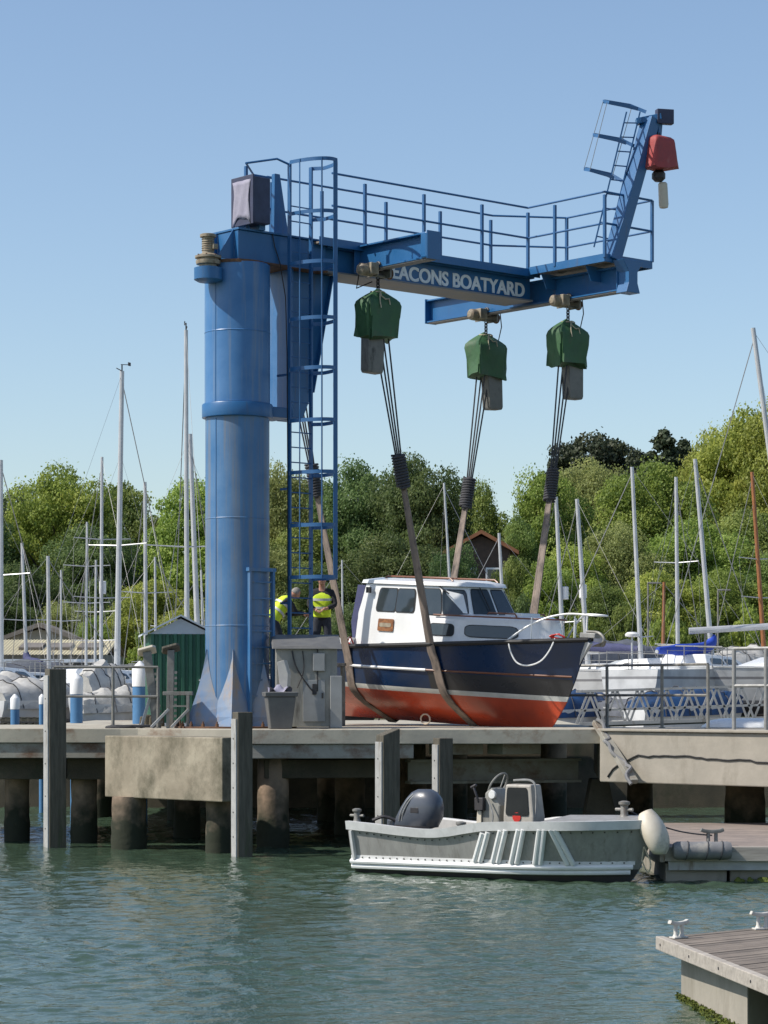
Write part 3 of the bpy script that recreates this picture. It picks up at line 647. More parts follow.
# --- knee bracket
kn = MB().prism([c(1.14, 0.17, 8.90), c(2.22, 0.17, 8.90), c(1.72, 0.17, 6.45), c(1.5, 0.17, 5.98), c(1.14, 0.17, 5.98)], (0, 0.34, 0)).build('knee_bracket', 'blue', crane, smooth=0, bevel=0.01)
MB().box(c(1.13, -0.02, 7.5), (0.025, 0.74, 2.9)).build('flange_plate', 'bluecol', kn, smooth=0)
MB().prism([c(2.215, 0.27, 8.90), c(2.24, 0.27, 8.90), c(1.74, 0.27, 6.55), c(1.72, 0.27, 6.55)], (0, 0.54, 0)).build('flange_plate', 'blue', kn, smooth=0)
MB().box(c(0.85, 0, 6.09), (0.62, 0.66, 0.20)).build('ring_arm', 'blue', kn, smooth=0, bevel=0.01)
# --- bridge girder with lettering
G0, G1 = 1.92, 7.56
gd = MB()
gd.box(c((G0 + G1) / 2, 0, 9.165), (G1 - G0, 0.66, 0.44))
gd.build('girder', 'blue', crane, smooth=0, bevel=0.006)
MB().box(c((G0 + G1) / 2, 0, 8.930), (G1 - G0, 0.84, 0.03)).build('bottom_flange', 'soffit', crane, smooth=0)
MB().box(c((G0 + G1) / 2, 0, 9.402), (G1 - G0, 0.92, 0.03)).build('top_flange', 'blue', crane, smooth=0)
u0, u1 = cu(381.5, 0.34), cu(524.5, 0.34)
tm = Matrix.Translation(c(u0, 0.336, 9.00)) @ Matrix.Rotation(R(90), 4, 'X')
text_part('lettering', 'DEACONS BOATYARD', 0.40, 'letters', crane, tm, width=u1 - u0)
# --- cross beams (I sections)
UA, UB = 2.74, 7.78
ZA, ZB = 9.235, 9.115
def cross(u, v0, v1, z, nm):
    o = MB().ibeam(c(u, v0, z), c(u, v1, z), 0.27, 0.50, 0.028, 0.02).build('cross_beam', 'blue', crane, smooth=0)
    MB().box(c(u, v1 + 0.012, z), (0.33, 0.022, 0.54)).build('end_plate', 'blue', o, smooth=0, bevel=0.005)
    MB().box(c(u, v0 - 0.012, z), (0.33, 0.022, 0.54)).build('end_plate', 'blue', o, smooth=0, bevel=0.005)
    MB().box(c(u, (v0 + v1) / 2, z - 0.262), (0.24, abs(v1 - v0) - .1, 0.02)).build('runway_strip', 'soffit', o, smooth=0)
    return o
cross(UA, -3.0, -0.5, ZA, ''); ca = cross(UA, 0.5, cv_(433, UA), ZA, '')
MB().box(c(UA, cv_(430, UA), ZA), (0.34, 0.18, 0.50)).build('buffer_box', 'blue', ca, smooth=0, bevel=0.03)
cb = cross(UB, cv_(431, UB), cv_(622, UB), ZB, '')
vb = cv_(622, UB)
MB().prism([c(UB - .2, vb + .02, 8.80), c(UB + .2, vb + .02, 8.80), c(UB + .13, vb + .02, 9.0), c(UB + .13, vb + .02, 9.22), c(UB + .30, vb + .02, 9.46), c(UB - .30, vb + .02, 9.46), c(UB - .13, vb + .02, 9.22), c(UB - .13, vb + .02, 9.0)], (0, -0.3, 0)).build('corbel', 'blue', cb, smooth=0, bevel=0.01)
# --- walkway and its railings
wk = MB()
wk.box(c(4.6, 0, 9.44), (6.0, 1.16, 0.035))
wk.build('walkway', 'grating', crane, smooth=0)
for v in (0.585, -0.585): MB().box(c(4.6, v, 9.47), (6.0, 0.012, 0.16)).build('kick_plate', 'blue', crane, smooth=0)
def crail(pts, h=1.2, posts=None, mids=(0.5,), m='rail', r=0.022):
    for p in (posts if posts is not None else pts): MB().bar(p, p + Vector((0, 0, h)), 0.055, 0.055).build('rail_post', m, crane, smooth=0)
    for f in (1.0,) + mids: MB().path([p + Vector((0, 0, h * f)) for p in pts], r, 6).build('handrail', m, crane)
ZW = 9.56
zt = 10.2 + EY
crail([c(cu(332, .55), .55, ZW), c(cu(528, .55), .55, ZW)], zt - ZW, [c(cu(p, .55), .55, 9.46) for p in (365, 424, 482, 528)])
crail([c(1.2, -.55, ZW), c(7.3, -.55, ZW)], zt - ZW, [c(u, -.55, 9.46) for u in (1.3, 2.6, 4.3, 5.8, 7.25)])
LU_ = 0.83
# head guard rail round the slew head
ug = cu(246, .36)
crail([c(1.25, -.40, ZW), c(0.75, -.40, ZW), c(ug, .36, ZW)], zt - ZW - .05, [c(ug, .36, 9.5), c(0.75, -.40, 9.5)])
MB().path([c(ug, .36, zt - .05), c(cu(277, .5), .5, zt + .10), c(LU_, .62, 10.2 + EY)], 0.022).build('handrail', 'rail', crane)
# --- caged ladder
LU0, LU1, LV = 0.83, 1.36, 0.62
zb, ztop = 1.72, 10.27 + EY
ld = MB()
for u, w in ((LU0, 0.085), (LU1, 0.085)): ld.bar(c(u, LV, zb), c(u, LV, ztop - 0.05), 0.035, w)
o = ld.build('ladder', 'rail', crane, smooth=0)
z = zb + 0.2
while z < ztop - 0.7:
    MB().tube(c(LU0, LV, z), c(LU1, LV, z), 0.013, n=6).build('rung', 'rail', o); z += 0.29
um = (LU0 + LU1) / 2
def hoop(t): return (um - 0.42 * math.cos(t), LV + 0.98 * math.sin(t) ** 0.85)
sec = [(-.035, -.005), (.035, -.005), (.035, .005), (-.035, .005)]
for yy in (160, 212, 262, 318, 368, 420, 472, 525, 577):
    zz = (HOR - yy) / 52.5 + EY
    pts = [c(LU0, LV, zz)] + [c(*hoop(math.pi * i / 20), zz) for i in range(1, 20)] + [c(LU1, LV, zz)]
    MB().sweep(pts, [(b, a) for a, b in sec], fixed=True).build('cage_hoop', 'rail', crane, smooth=50)
for t in (0.42, 1.1, 1.75, 2.35):
    p = hoop(t); za = (HOR - 578) / 52.5 + EY
    MB().bar(c(*p, za), c(*p, ztop - (0.05)), 0.05 if t != 1.75 else 0.085, 0.012, up=c(math.cos(t), math.sin(t), 0)).build('cage_bar', 'rail', crane, smooth=0)
for zz in (2.4, 4.6, 6.8): MB().bar(c(LU0, LV, zz), c(LU0, 0.25 if zz > 6 else 0.35, zz), 0.04, 0.04).build('stand_off', 'rail', crane)
# --- end platform with leaning jib
PU0, PU1, PV1 = 7.28, 8.68, 2.78
MB().box(c((PU0 + PU1) / 2, (0.5 + PV1) / 2, 9.50), (PU1 - PU0, PV1 - 0.5, 0.05)).build('end_platform', 'grating', crane, smooth=0)
for a, b in ((c(PU0, .5, 9.50), c(PU0, PV1, 9.50)), (c(PU0, PV1, 9.50), c(PU1, PV1, 9.50)), (c(PU1, PV1, 9.50), c(PU1, .5, 9.50))):
    MB().bar(a, b, 0.02, 0.16).build('platform_edge', 'blue', crane, smooth=0)
for v in (0.9, 2.2): MB().prism([c(PU0 + .05, v, 9.42), c(PU0 + .75, v, 9.42), c(PU0 + .6, v, 9.12), c(PU0 + .2, v, 9.12)], (0, .015, 0)).build('platform_bracket', 'blue', crane, smooth=0)
P = [c(PU0, .55, ZW), c(PU0, PV1, ZW), c(PU1, PV1, ZW), c(PU1, 0.3, ZW), c(7.3, -.55, ZW)]
crail(P[:2], zt - ZW, [c(PU0, 1.35, 9.5), c(PU0, PV1, 9.5)]); crail(P[1:3], zt - ZW, [P[2]], r=0.024); crail(P[2:], zt - ZW, [P[3]])
tm = Matrix.Translation(c(PU0 + 0.25, PV1 + 0.016, 9.455)) @ Matrix.Rotation(R(90), 4, 'X')
text_part('load_marking', 'SWL 1.000 KG', 0.10, 'letters', crane, tm, ext=0.002)
JB = W(613, 256, 50.9) - C0; JB = Matrix.Rotation(-AL, 3, 'Z') @ JB
JT = W(651, 119, 51.3) - C0; JT = Matrix.Rotation(-AL, 3, 'Z') @ JT
jib = MB().bar(JB - (JT - JB) * 0.03, JT, 0.26, 0.30, up=Vector((0, 1, 0))).build('jib', 'blue', crane, smooth=0, bevel=0.01)
jd = (JT - JB).normalized()
right = Matrix.Rotation(-AL, 3, 'Z') @ Vector((1, 0, 0)); front = Matrix.Rotation(-AL, 3, 'Z') @ Vector((0, -1, 0))
def jp(px, py, dy=0.0):                       # a point near the jib, in crane coordinates
    return Matrix.Rotation(-AL, 3, 'Z') @ (W(px, py, 51.0 + dy) - C0)
MB().bar(jp(636, 122, .3), jp(661, 117, .3), 0.22, 0.12).build('jib_arm', 'blue', crane, smooth=0, bevel=0.01)
MB().box(jp(664.5, 117, .3), (0.36, 0.16, 0.30), rot=Matrix.Rotation(-AL + .25, 3, 'Z')).build('end_box', 'lampcase', crane, smooth=0, bevel=0.012)
MB().bar(jp(660, 124, .3), jp(659, 136, .3), 0.10, 0.05).build('hanger', 'blue', crane, smooth=0)
# jib ladder and its three hoops
for a, b, m in ((jp(594, 247, -.25), jp(626.5, 112, -.25), 'rail'), (jp(607, 250, .15), jp(640, 112, .15), 'rail')):
    MB().bar(a, b, 0.05, 0.03).build('jib_ladder_stile', m, crane, smooth=0)
for i in range(9):
    f = 0.08 + i * 0.105
    a = jp(594, 247, -.25).lerp(jp(626.5, 112, -.25), f); b = jp(607, 250, .15).lerp(jp(640, 112, .15), f)
    MB().tube(a, b, 0.014, n=6).build('jib_ladder_rung', 'rail', crane)
def back(px, py, k): return jp(px, py, k)
for (xa, ya), (xb, yb), (xm, ym) in (((603, 101.5), (646, 112), (626, 106)), ((593, 135), (634, 146), (617, 140)), ((584, 169), (622, 181), (607, 175))):
    pts = [jp(xb - 8, yb - 3, -.25), jp(xm, ym, -.45), jp(xa + 6, ya + 1, -.62), jp(xa, ya, -.35), jp(xa + 2, ya - 0.2, .1), jp(xm + 4, ym - .5, .3), jp(xb, yb, .15)]
    MB().sweep(pts, [(b, a) for a, b in sec], fixed=True).build('jib_hoop', 'rail', crane, smooth=50)
for (a, b) in (((603, 102, -.36), (584, 169, -.36)), ((607, 102.5, -.62), (590, 170, -.62)), ((632, 106, -.2), (612, 178, -.2))):
    MB().bar(jp(*a), jp(*b), 0.035, 0.012).build('jib_cage_bar', 'steel', crane, smooth=0)

# red covered hoist hanging from the jib
def red_hoist():
    p = W(658, 136, 51.3); o = thing('chain_hoist', 'small chain hoist in a faded red cover hanging from the leaning jib', 'hoist', p, AL)
    k = 51.3 / F
    rings = []
    for i in range(9):
        f = (0, .02, .09, .2, .35, .5, .68, .85, 1)[i]; z = -0.02 - f * 33 * k; w = [0.08, .23, .285, .30, .31, .325, .34, .35, .36][i]; d = w * 0.8
        ring = []
        for j in range(28):
            a = 2 * math.pi * j / 28; ca, sa = math.cos(a), math.sin(a)
            e = 0.25
            x = w * abs(ca) ** e * (1 if ca > 0 else -1); y = d * abs(sa) ** e * (1 if sa > 0 else -1)
            wr = 1 + 0.035 * math.sin(5 * a + f * 3) * f + 0.02 * math.sin(11 * a) * f
            ring.append(Vector((x * wr, y * wr, z + (0.02 * math.sin(4 * a) if i == 8 else 0) + 0.05 * (x > 0) * f)))
        rings.append(ring)
    cvr = MB().loft(rings).build('cover', 'red', o, smooth=60)
    MB().lathe([(.05, 0), (.05, .1)], (0, 0, -.04), 10).build('hook', 'dark', o)
    MB().lathe([(.09, -34 * k), (.14, -37 * k), (.14, -42 * k), (.08, -45 * k)], (0.05, 0.03, 0), 14).build('motor', 'dark', o)
    rot = Matrix.Rotation(R(-4), 3, 'Y')
    MB().lathe([(.07, 0.0), (.095, -.03), (.10, -.46), (.085, -.52), (.05, -.53)], (0.14, 0.0, -45.5 * k), 16, rot=rot).build('chain_bag', 'fenderw', o)
    MB().path([Vector((-.2, -.2, -.55)), Vector((.05, -.1, -.72)), Vector((.12, 0, -.9))], 0.012).build('chain', 'dark', o)
red_hoist()

# ------------------------------------------------------------------ green covered hoists under the cross beams
def cover_rings(w, d, z0, z1, seed, n=36):
    rr = random.Random(seed); ph = [rr.random() * 6.28 for _ in range(6)]
    prof = [(0.0, .16), (.04, .34), (.10, .58), (.18, .84), (.25, 1.0), (.33, 1.05), (.55, 1.0), (.8, .96), (1.0, .96)]
    rings = []
    for f, s in prof:
        ring = []
        for j in range(n):
            a = 2 * math.pi * j / n; ca, sa = math.cos(a), math.sin(a)
            e = 0.20
            x = w / 2 * s * abs(ca) ** e * (1 if ca > 0 else -1); y = d / 2 * (0.55 + .45 * s) * s * abs(sa) ** e * (1 if sa > 0 else -1)
            k = 1 + (0.06 * math.sin(3 * a + ph[0] + 4 * f) + .05 * math.sin(6 * a + ph[1] - 4 * f) + .035 * math.sin(11 * a + ph[2] + 5 * f)) * (0.35 + f)
            z = z0 + (z1 - z0) * f + 0.045 * math.sin(2 * a + ph[3]) * f + .03 * math.sin(5 * a + ph[4]) * f + .07 * math.sin(a + ph[1]) * max(0, .4 - f)
            ring.append(Vector((x * k + 0.03 * math.sin(ph[5]) * f, y * k, z)))
        rings.append(ring)
    return rings
def hoist(u, v, z, label, seed, boxside, ropeside, tilt=0.0):
    o = thing('chain_hoist', label, 'hoist', cw(u, v, z), AL, 'green covered chain hoists under the blue cross beams')
    t = MB()
    t.box((-0.17, -.02, -.02), (0.03, .34, .26)); t.box((0.17, -.02, -.02), (0.03, .34, .26)); t.tube((-.18, -.02, -.12), (.18, -.02, -.12), .03)
    t.build('trolley', 'dullsteel', o, smooth=0)
    for s in (-1, 1):
        for y in (-.12, .10): MB().lathe([(.075, 0), (.09, .01), (.09, .04), (.05, .05)], (s * 0.125, y, .055), 14, rot=Matrix.Rotation(R(90 * -s), 3, 'Y')).build('wheel', 'dark', o)
    rot = Matrix.Rotation(R(90), 3, 'Y')
    m = MB().lathe([(.06, -.24), (.115, -.2), (.125, -.12), (.125, .08), (.09, .12), (.05, .13)], (-.31, -.06, -.04), 14, rot=rot)
    m.box((-.27, -.14, -.02), (.2, .18, .22)); m.build('travel_motor', 'beige', o, bevel=0.008)
    MB().lathe([(.05, 0), (.10, .02), (.11, .07), (.07, .09)], (.19, -.06, -.06), 16, rot=rot).build('gear_case', 'rust', o)
    ch = MB()
    for i in range(5):
        a = R(90 * (i % 2)); zc = -.16 - i * .07
        ch.path([Vector((math.cos(a) * .035 * math.cos(q), math.sin(a) * .035 * math.cos(q), zc + .055 * math.sin(q))) for q in [2 * math.pi * k / 10 for k in range(10)]], .013, 5, closed=True)
    ch.build('shackle', 'dark', o)
    cov = MB().loft(cover_rings(0.80, .46, -.40, -1.34, seed)).build('cover', 'green', o, smooth=38)
    dr = MB(); rr = random.Random(seed)
    dr.path([Vector((.16 * math.cos(q), .12 * math.sin(q), -.44 + .012 * math.sin(3 * q))) for q in [2 * math.pi * k / 16 for k in range(16)]], .014, 5, closed=True)
    dr.path([Vector((-.05, -.13, -.45)), Vector((-.1, -.22, -.54)), Vector((-.02, -.25, -.60)), Vector((.08, -.24, -.58)), Vector((.10, -.25, -.70))], .014, 5)
    dr.path([Vector((-.05, -.13, -.45)), Vector((-.13, -.21, -.52)), Vector((-.16, -.25, -.66)), Vector((-.14, -.26, -.78))], .012, 5)
    dr.build('drawstring', 'cream_rope', o)
    bx = boxside * 0.17
    r2 = Matrix.Rotation(R(tilt), 3, 'Y')
    def sec_(w, d, zz):
        d *= .74
        return [Vector((bx, .0, -1.22)) + r2 @ Vector((sx * w / 2, sy * d / 2, zz)) for sx, sy in ((-1, -.92), (-.94, -1), (.94, -1), (1, -.92), (1, .92), (.94, 1), (-.94, 1), (-1, .92))]
    MB().loft([sec_(.42, .34, 0.0), sec_(.40, .32, -.76), sec_(.37, .30, -.80), sec_(.33, .27, -.82)]).build('chain_box', 'chainbox', o, smooth=30, bevel=0.012)
    MB().path([Vector((.02, .2, -.2)), Vector((-.3, .3, -.35)), Vector((-.42, .1, -.2)), Vector((-.45, .02, .1))] if boxside < 0 else [Vector((.2, .1, -.55)), Vector((.45, .1, -.55)), Vector((.52, .06, -.2)), Vector((.42, 0, .1))], .012, 5).build('power_cable', 'black', o)
    return o
VA1, VA2 = cv_(378, UA), -1.75
VB2, VB1 = cv_(486, UB), cv_(568, UB)
ZAb, ZBb = ZA - .272, ZB - .272
hoist(UA, VA1, ZAb, 'green covered hoist just under the first letters of the bridge sign', 11, -0.75, 1, 2)
hoist(UB, VB2, ZBb, 'green covered hoist in the middle below the end of the lettering', 23, .95, -1, -3)
hoist(UB, VB1, ZBb, 'green covered hoist nearest the leaning jib on the far cross beam', 35, .75, -1, -1)
hoist(UA, VA2, ZAb, 'green covered hoist hidden behind the caged ladder', 47, .7, -1, 1)
# ------------------------------------------------------------------ generic hull
class Hull:
    """levels: list of (z(s), stem x, half breadth B, fullness power, entry start, transom factor); x runs aft to bow"""
    def __init__(s, xa, levels, ns=26): s.xa = xa; s.lv = levels; s.ns = ns
    def pt(s, t, j, side=-1, out=0.0):
        z, xs, B, pw, s0, tf = s.lv[j]
        x = s.xa + t * (xs - s.xa)
        k = 1.0
        if t > s0: k = max(0.0, 1 - ((t - s0) / (1 - s0)) ** pw)
        if t < 0.4: k *= tf + (1 - tf) * math.sin(math.pi / 2 * t / 0.4)
        zz = z(t) if callable(z) else z
        return Vector((x, side * (B * k + 0.012 + out), zz))
    def at(s, t, z, side=-1, out=0.0):
        """the hull point at fraction t, height z"""
        P = [s.pt(t, j, side, out) for j in range(len(s.lv))]
        for a, b in zip(P[:-1], P[1:]):
            if a.z <= z <= b.z + 1e-6: return a.lerp(b, (z - a.z) / max(1e-6, b.z - a.z))
        return P[-1] if z > P[-1].z else P[0]
    def at_x(s, x, z, side=-1, out=0.0):
        lo, hi = 0.0, 1.0
        for _ in range(30):
            m = (lo + hi) / 2
            if s.at(m, z, side).x < x: lo = m
            else: hi = m
        return s.at((lo + hi) / 2, z, side, out)
    def mesh(s, mb, mi=0, deck=None, deckmi=0, drop=0.05):
        rings = []
        for i in range(s.ns + 1):
            t = i / s.ns; t = 1 - (1 - t) ** 1.25
            a = [s.pt(t, j, -1) for j in range(len(s.lv))]; b = [s.pt(t, j, 1) for j in range(len(s.lv))]
            rings.append(a[::-1] + b)
        n = len(s.lv); k = 2 * n
        mb.loft(rings, closed=False, cap0=True, cap1=True, mi=mi)
        if deck:
            vs = []; fs = []
            for r in rings:
                a, b = r[0].copy(), r[-1].copy(); a.z -= drop; b.z -= drop; m = (a + b) / 2; m.z += 0.06 * abs(a.y)
                vs += [a, m, b]
            for i in range(len(rings) - 1):
                for q in (0, 1): fs.append((3 * i + q, 3 * i + q + 1, 3 * i + 4 + q, 3 * i + 3 + q))
            mb.add(vs, fs, deckmi)
        return mb

def band_material(name, bands, rough=0.3, wobble=0.0, patch=None):
    """paint bands by height in the object's own frame: list of (z below which, colour), last colour above"""
    m = bpy.data.materials.new(name); m.use_nodes = True
    N = m.node_tree.nodes; L = m.node_tree.links; b = N['Principled BSDF']
    tc = N.new('ShaderNodeTexCoord'); sx = N.new('ShaderNodeSeparateXYZ'); L.new(tc.outputs['Object'], sx.inputs[0])
    nz = N.new('ShaderNodeTexNoise'); nz.inputs['Scale'].default_value = 2.2; nz.inputs['Detail'].default_value = 7; L.new(tc.outputs['Object'], nz.inputs['Vector'])
    out = None
    for i, (z, col) in enumerate(bands):
        mx = N.new('ShaderNodeMix'); mx.data_type = 'RGBA'; mx.inputs[6].default_value = (*col, 1); mx.inputs[7].default_value = (*[x * 0.66 + 0.014 for x in col], 1)
        mr = N.new('ShaderNodeMapRange'); mr.inputs['From Min'].default_value = 0.42; mr.inputs['From Max'].default_value = 0.75
        L.new(nz.outputs['Fac'], mr.inputs['Value']); L.new(mr.outputs[0], mx.inputs[0]); c_ = mx.outputs[2]
        if out is None: out = c_
        else:
            g = N.new('ShaderNodeMath'); g.operation = 'GREATER_THAN'; g.inputs[1].default_value = bands[i - 1][0]; L.new(sx.outputs['Z'], g.inputs[0])
            x2 = N.new('ShaderNodeMix'); x2.data_type = 'RGBA'; L.new(g.outputs[0], x2.inputs[0]); L.new(out, x2.inputs[6]); L.new(c_, x2.inputs[7]); out = x2.outputs[2]
    if patch:       # a worn patch: x range, z range, colour
        (x0, x1), (z0, z1), col = patch
        acc = None
        for s_, op, val in (('X', 'GREATER_THAN', x0), ('X', 'LESS_THAN', x1), ('Z', 'GREATER_THAN', z0), ('Z', 'LESS_THAN', z1)):
            g = N.new('ShaderNodeMath'); g.operation = op; g.inputs[1].default_value = val; L.new(sx.outputs[s_], g.inputs[0])
            if acc is None: acc = g.outputs[0]
            else:
                mu = N.new('ShaderNodeMath'); mu.operation = 'MULTIPLY'; L.new(acc, mu.inputs[0]); L.new(g.outputs[0], mu.inputs[1]); acc = mu.outputs[0]
        x3 = N.new('ShaderNodeMix'); x3.data_type = 'RGBA'; L.new(acc, x3.inputs[0]); L.new(out, x3.inputs[6]); x3.inputs[7].default_value = (*col, 1); out = x3.outputs[2]
    L.new(out, b.inputs['Base Color'])
    rr = N.new('ShaderNodeMapRange'); rr.inputs['To Min'].default_value = rough - .08; rr.inputs['To Max'].default_value = rough + .14
    L.new(nz.outputs['Fac'], rr.inputs['Value']); L.new(rr.outputs[0], b.inputs['Roughness'])
    return m

def pane(mb, A, B, Cc, D, s0, s1, t0, t1, off, rc=0.25, mi=0, thick=0.0):
    """rounded panel on the face A B C D (A bottom left, B bottom right, C top right, D top left)"""
    A, B, Cc, D = map(Vector, (A, B, Cc, D)); nrm = (B - A).cross(D - A).normalized(); pts = []
    for cx, cy, a0 in ((1, 0, -90), (1, 1, 0), (0, 1, 90), (0, 0, 180)):
        for k in range(5):
            a = R(a0 + k * 22.5)
            sx = (1 - rc * 0.5) if cx else rc * 0.5; ty = (1 - rc) if cy else rc
            pts.append((sx + rc * 0.5 * math.cos(a), ty + rc * math.sin(a)))
    P = []
    for s, t in pts:
        s = s0 + (s1 - s0) * min(1, max(0, s)); t = t0 + (t1 - t0) * min(1, max(0, t))
        P.append(A.lerp(B, s).lerp(D.lerp(Cc, s), t) + nrm * off)
    if thick: mb.prism(P, nrm * thick, mi=mi)
    else: mb.add(P, [tuple(range(len(P)))], mi)
    return P

# ------------------------------------------------------------------ the lifted cabin boat
BU = 5.25
boat = thing('cabin_cruiser', 'navy and red hulled motor boat with white wheelhouse hanging in the crane slings', 'boat')
PITCH = 3.3
org = cw(BU, 0, 0); org.z = 2.945
boat.matrix_world = Matrix.Translation(org) @ Matrix.Rotation(math.atan2(-0.756, 0.655), 4, 'Z') @ Matrix.Rotation(R(PITCH), 4, 'Y')
BM = boat.matrix_world.copy(); BMI = BM.inverted()
def sheer(t): return 0.74 + 0.30 * t + 0.16 * t * t
kz = lambda t: -0.74 + 0.10 * t + 0.06 * max(0, t - .6)
H = Hull(-3.05, [(kz, 3.30, 0.05, 2.0, .55, 1.0),
                 (lambda t: kz(t) * 0.80, 3.42, 0.34, 1.5, .35, .75),
                 (lambda t: kz(t) * 0.45, 3.58, 0.86, 1.5, .32, .72),
                 (lambda t: kz(t) * 0.12, 3.72, 1.12, 1.6, .34, .78),
                 (0.06, 3.79, 1.19, 1.7, .36, .80),
                 (lambda t: 0.40, 3.95, 1.25, 1.9, .38, .82),
                 (lambda t: sheer(t) * 0.72, 4.12, 1.30, 2.1, .40, .84),
                 (sheer, 4.32, 1.34, 2.4, .42, .84)], ns=34)
NAVY = (0.005, 0.026, 0.082)
hm = band_material('boat_paint', [(-0.045, (0.52, 0.072, 0.028)), (0.052, (0.62, 0.62, 0.58)), (9, NAVY)], 0.26, patch=((0.9, 3.9), (0.055, 0.39), (0.033, 0.034, 0.038)))
mb = MB(); H.mesh(mb, 0, deck=True, deckmi=1, drop=0.06); mb.build('hull', [hm, MT['gel']], boat, smooth=30)
def line(z, r, side, t0=0.0, t1=0.995, n=50): return [H.at(t0 + (t1 - t0) * i / n, z(t0 + (t1 - t0) * i / n) if callable(z) else z, side, r * 0.3) for i in range(n + 1)]
for s in (-1, 1):
    MB().path(line(lambda t: 0.40 + 0.05 * t, .03, s, 0, .56), 0.030, 6).build('rubbing_strake', 'white', boat)
    MB().path(line(lambda t: 0.40 + 0.05 * t, .02, s, .56, .99), 0.022, 6).build('rubbing_strake', 'teak', boat)
    MB().path([p + Vector((0, 0, -.01)) for p in line(sheer, .03, s)], 0.045, 8).build('gunwale', 'black', boat)
# stem plate, skeg, rudder
st = [H.at(0.995, z, -1) for z in (0.62, 0.8, 1.0, 1.16)]
MB().sweep([Vector((p.x + .005, 0, p.z)) for p in st], [(-.09, -.045), (.07, -.045), (.05, .05), (-.09, .05)], up=Vector((0, 1, 0)), scales=[.25, .6, 1.1, 1.4]).build('stem_plate', 'mast', boat, bevel=.01)
MB().prism([(-3.3, -.02, -.70), (-3.06, -.02, -.72), (-3.06, -.02, .2), (-3.22, -.02, .25)], (0, .04, 0)).build('rudder', 'antifoulred', boat)
# raised foredeck cabin (trunk)
def plan(x0, x1, w0, w1, z, n=9, nose=0.35, wn=0.5):
    """outline, port to starboard: straight sides then a rounded nose"""
    P = [Vector((x0, -w0, z)), Vector(((x0 + x1) / 2, -w0 * .95, z))]
    for i in range(n):
        a = -math.pi / 2 + math.pi * i / (n - 1)
        P.append(Vector((x1 + nose * math.cos(a), w1 * math.sin(a) * (abs(math.sin(a)) ** (wn - 1) if abs(math.sin(a)) > .05 else 1) if wn != 1 else w1 * math.sin(a), z)))
    P += [Vector(((x0 + x1) / 2, w0 * .95, z)), Vector((x0, w0, z))]
    return P
tr0, tr1 = (0.3, 3.05, 1.10, .40, .86), (0.3, 2.95, 1.05, .36, 1.44)
ringsT = [plan(*tr0[:4], .90, nose=.38, wn=.8), plan(*tr1[:4], 1.42, nose=.38, wn=.8), plan(0.3, 2.9, .98, .34, 1.52, nose=.4, wn=.8), plan(0.3, 2.85, .65, .25, 1.58, nose=.3, wn=.8)]
trunk = MB().loft(ringsT).build('cabin_trunk', 'gel', boat, smooth=45)
A, B = ringsT[0][0], ringsT[0][1]; D, Cc = ringsT[1][0], ringsT[1][1]
A2, B2 = ringsT[0][1], ringsT[0][2]; D2, C2 = ringsT[1][1], ringsT[1][2]
def side_panes(A, B, Cc, D, spans, t0, t1, off, rc, nm, parent, frame=None, skip=0):
    for mir in (0, 1):
        for s0, s1 in spans:
            q = [A, B, Cc, D] if not mir else [Vector((p.x, -p.y, p.z)) for p in (B, A, D, Cc)]
            a, b = (s0, s1) if not mir else (1 - s1, 1 - s0)
            m1 = MB(); pane(m1, *q, a - .012, b + .012, t0 - .03, t1 + .03, off - .012, rc, thick=.014)
            f = m1.build(nm, frame or 'black', parent, smooth=0)
            m2 = MB(); pane(m2, *q, a, b, t0, t1, off - .004, rc, thick=.010); m2.build('pane', 'glass', f, smooth=0)
side_panes(A, B, Cc, D, [(0.40, 0.90)], .46, .88, .014, .3, 'window', trunk)
side_panes(A2, B2, C2, D2, [(0.10, 0.84)], .46, .88, .014, .3, 'window', trunk)
MB().path([p + Vector((0, -.02 if p.y < 0 else .02, .0)) for p in plan(0.9, 3.0, 1.0, .42, 1.54, nose=.42, wn=.8)], 0.018, 6).build('toe_rail', 'teak', trunk)
for y in (-.5, .5): MB().path([(1.9, y, 1.55), (1.95, y, 1.62), (2.6, y * .8, 1.62), (2.65, y * .8, 1.56)], 0.018, 6).build('grab_rail', 'teak', trunk)
MB().box((2.4, 0, 1.60), (.5, .5, .07)).build('fore_hatch', 'gel', trunk, bevel=.02)
# wheelhouse
def wh(z, xa, wa, ws, xs, wc, xc, xn):   # aft, side end, corner, nose
    return [Vector((xa, -wa, z)), Vector((xs, -ws, z)), Vector((xc, -wc, z)), Vector((xn, 0, z)), Vector((xc, wc, z)), Vector((xs, ws, z)), Vector((xa, wa, z))]
w0 = wh(0.80, -1.55, 1.02, 1.02, 1.15, .7, 1.75, 1.9)
w1 = wh(1.50, -1.50, .97, .96, 1.08, .62, 1.62, 1.74)
w2 = wh(2.12, -1.38, .88, .86, .93, .46, 1.28, 1.36)
whs = MB().loft([w0, w1, w2]).build('wheelhouse', 'gel', boat, smooth=28, bevel=0.02)
rf0 = wh(2.12, -1.46, .93, .91, .97, .50, 1.36, 1.45); rf1 = wh(2.19, -1.44, .91, .89, .95, .47, 1.32, 1.4); rf2 = wh(2.25, -1.2, .6, .6, .75, .3, 1.0, 1.05)
roof = MB().loft([rf0, rf1, rf2]).build('roof', 'gel', whs, smooth=50)
for y in (-.62, .62): MB().path([(-1.1, y, 2.22), (-1.0, y, 2.28), (.9, y, 2.28), (1.0, y, 2.22)], 0.02, 6).build('grab_rail', 'teak', roof)
side_panes(w1[0], w1[1], w2[1], w2[0], [(0.22, 0.445), (0.455, 0.67)], .10, .84, .010, .22, 'window', whs)
for mir in (0, 1):      # big curved forward side window: two flats
    pass
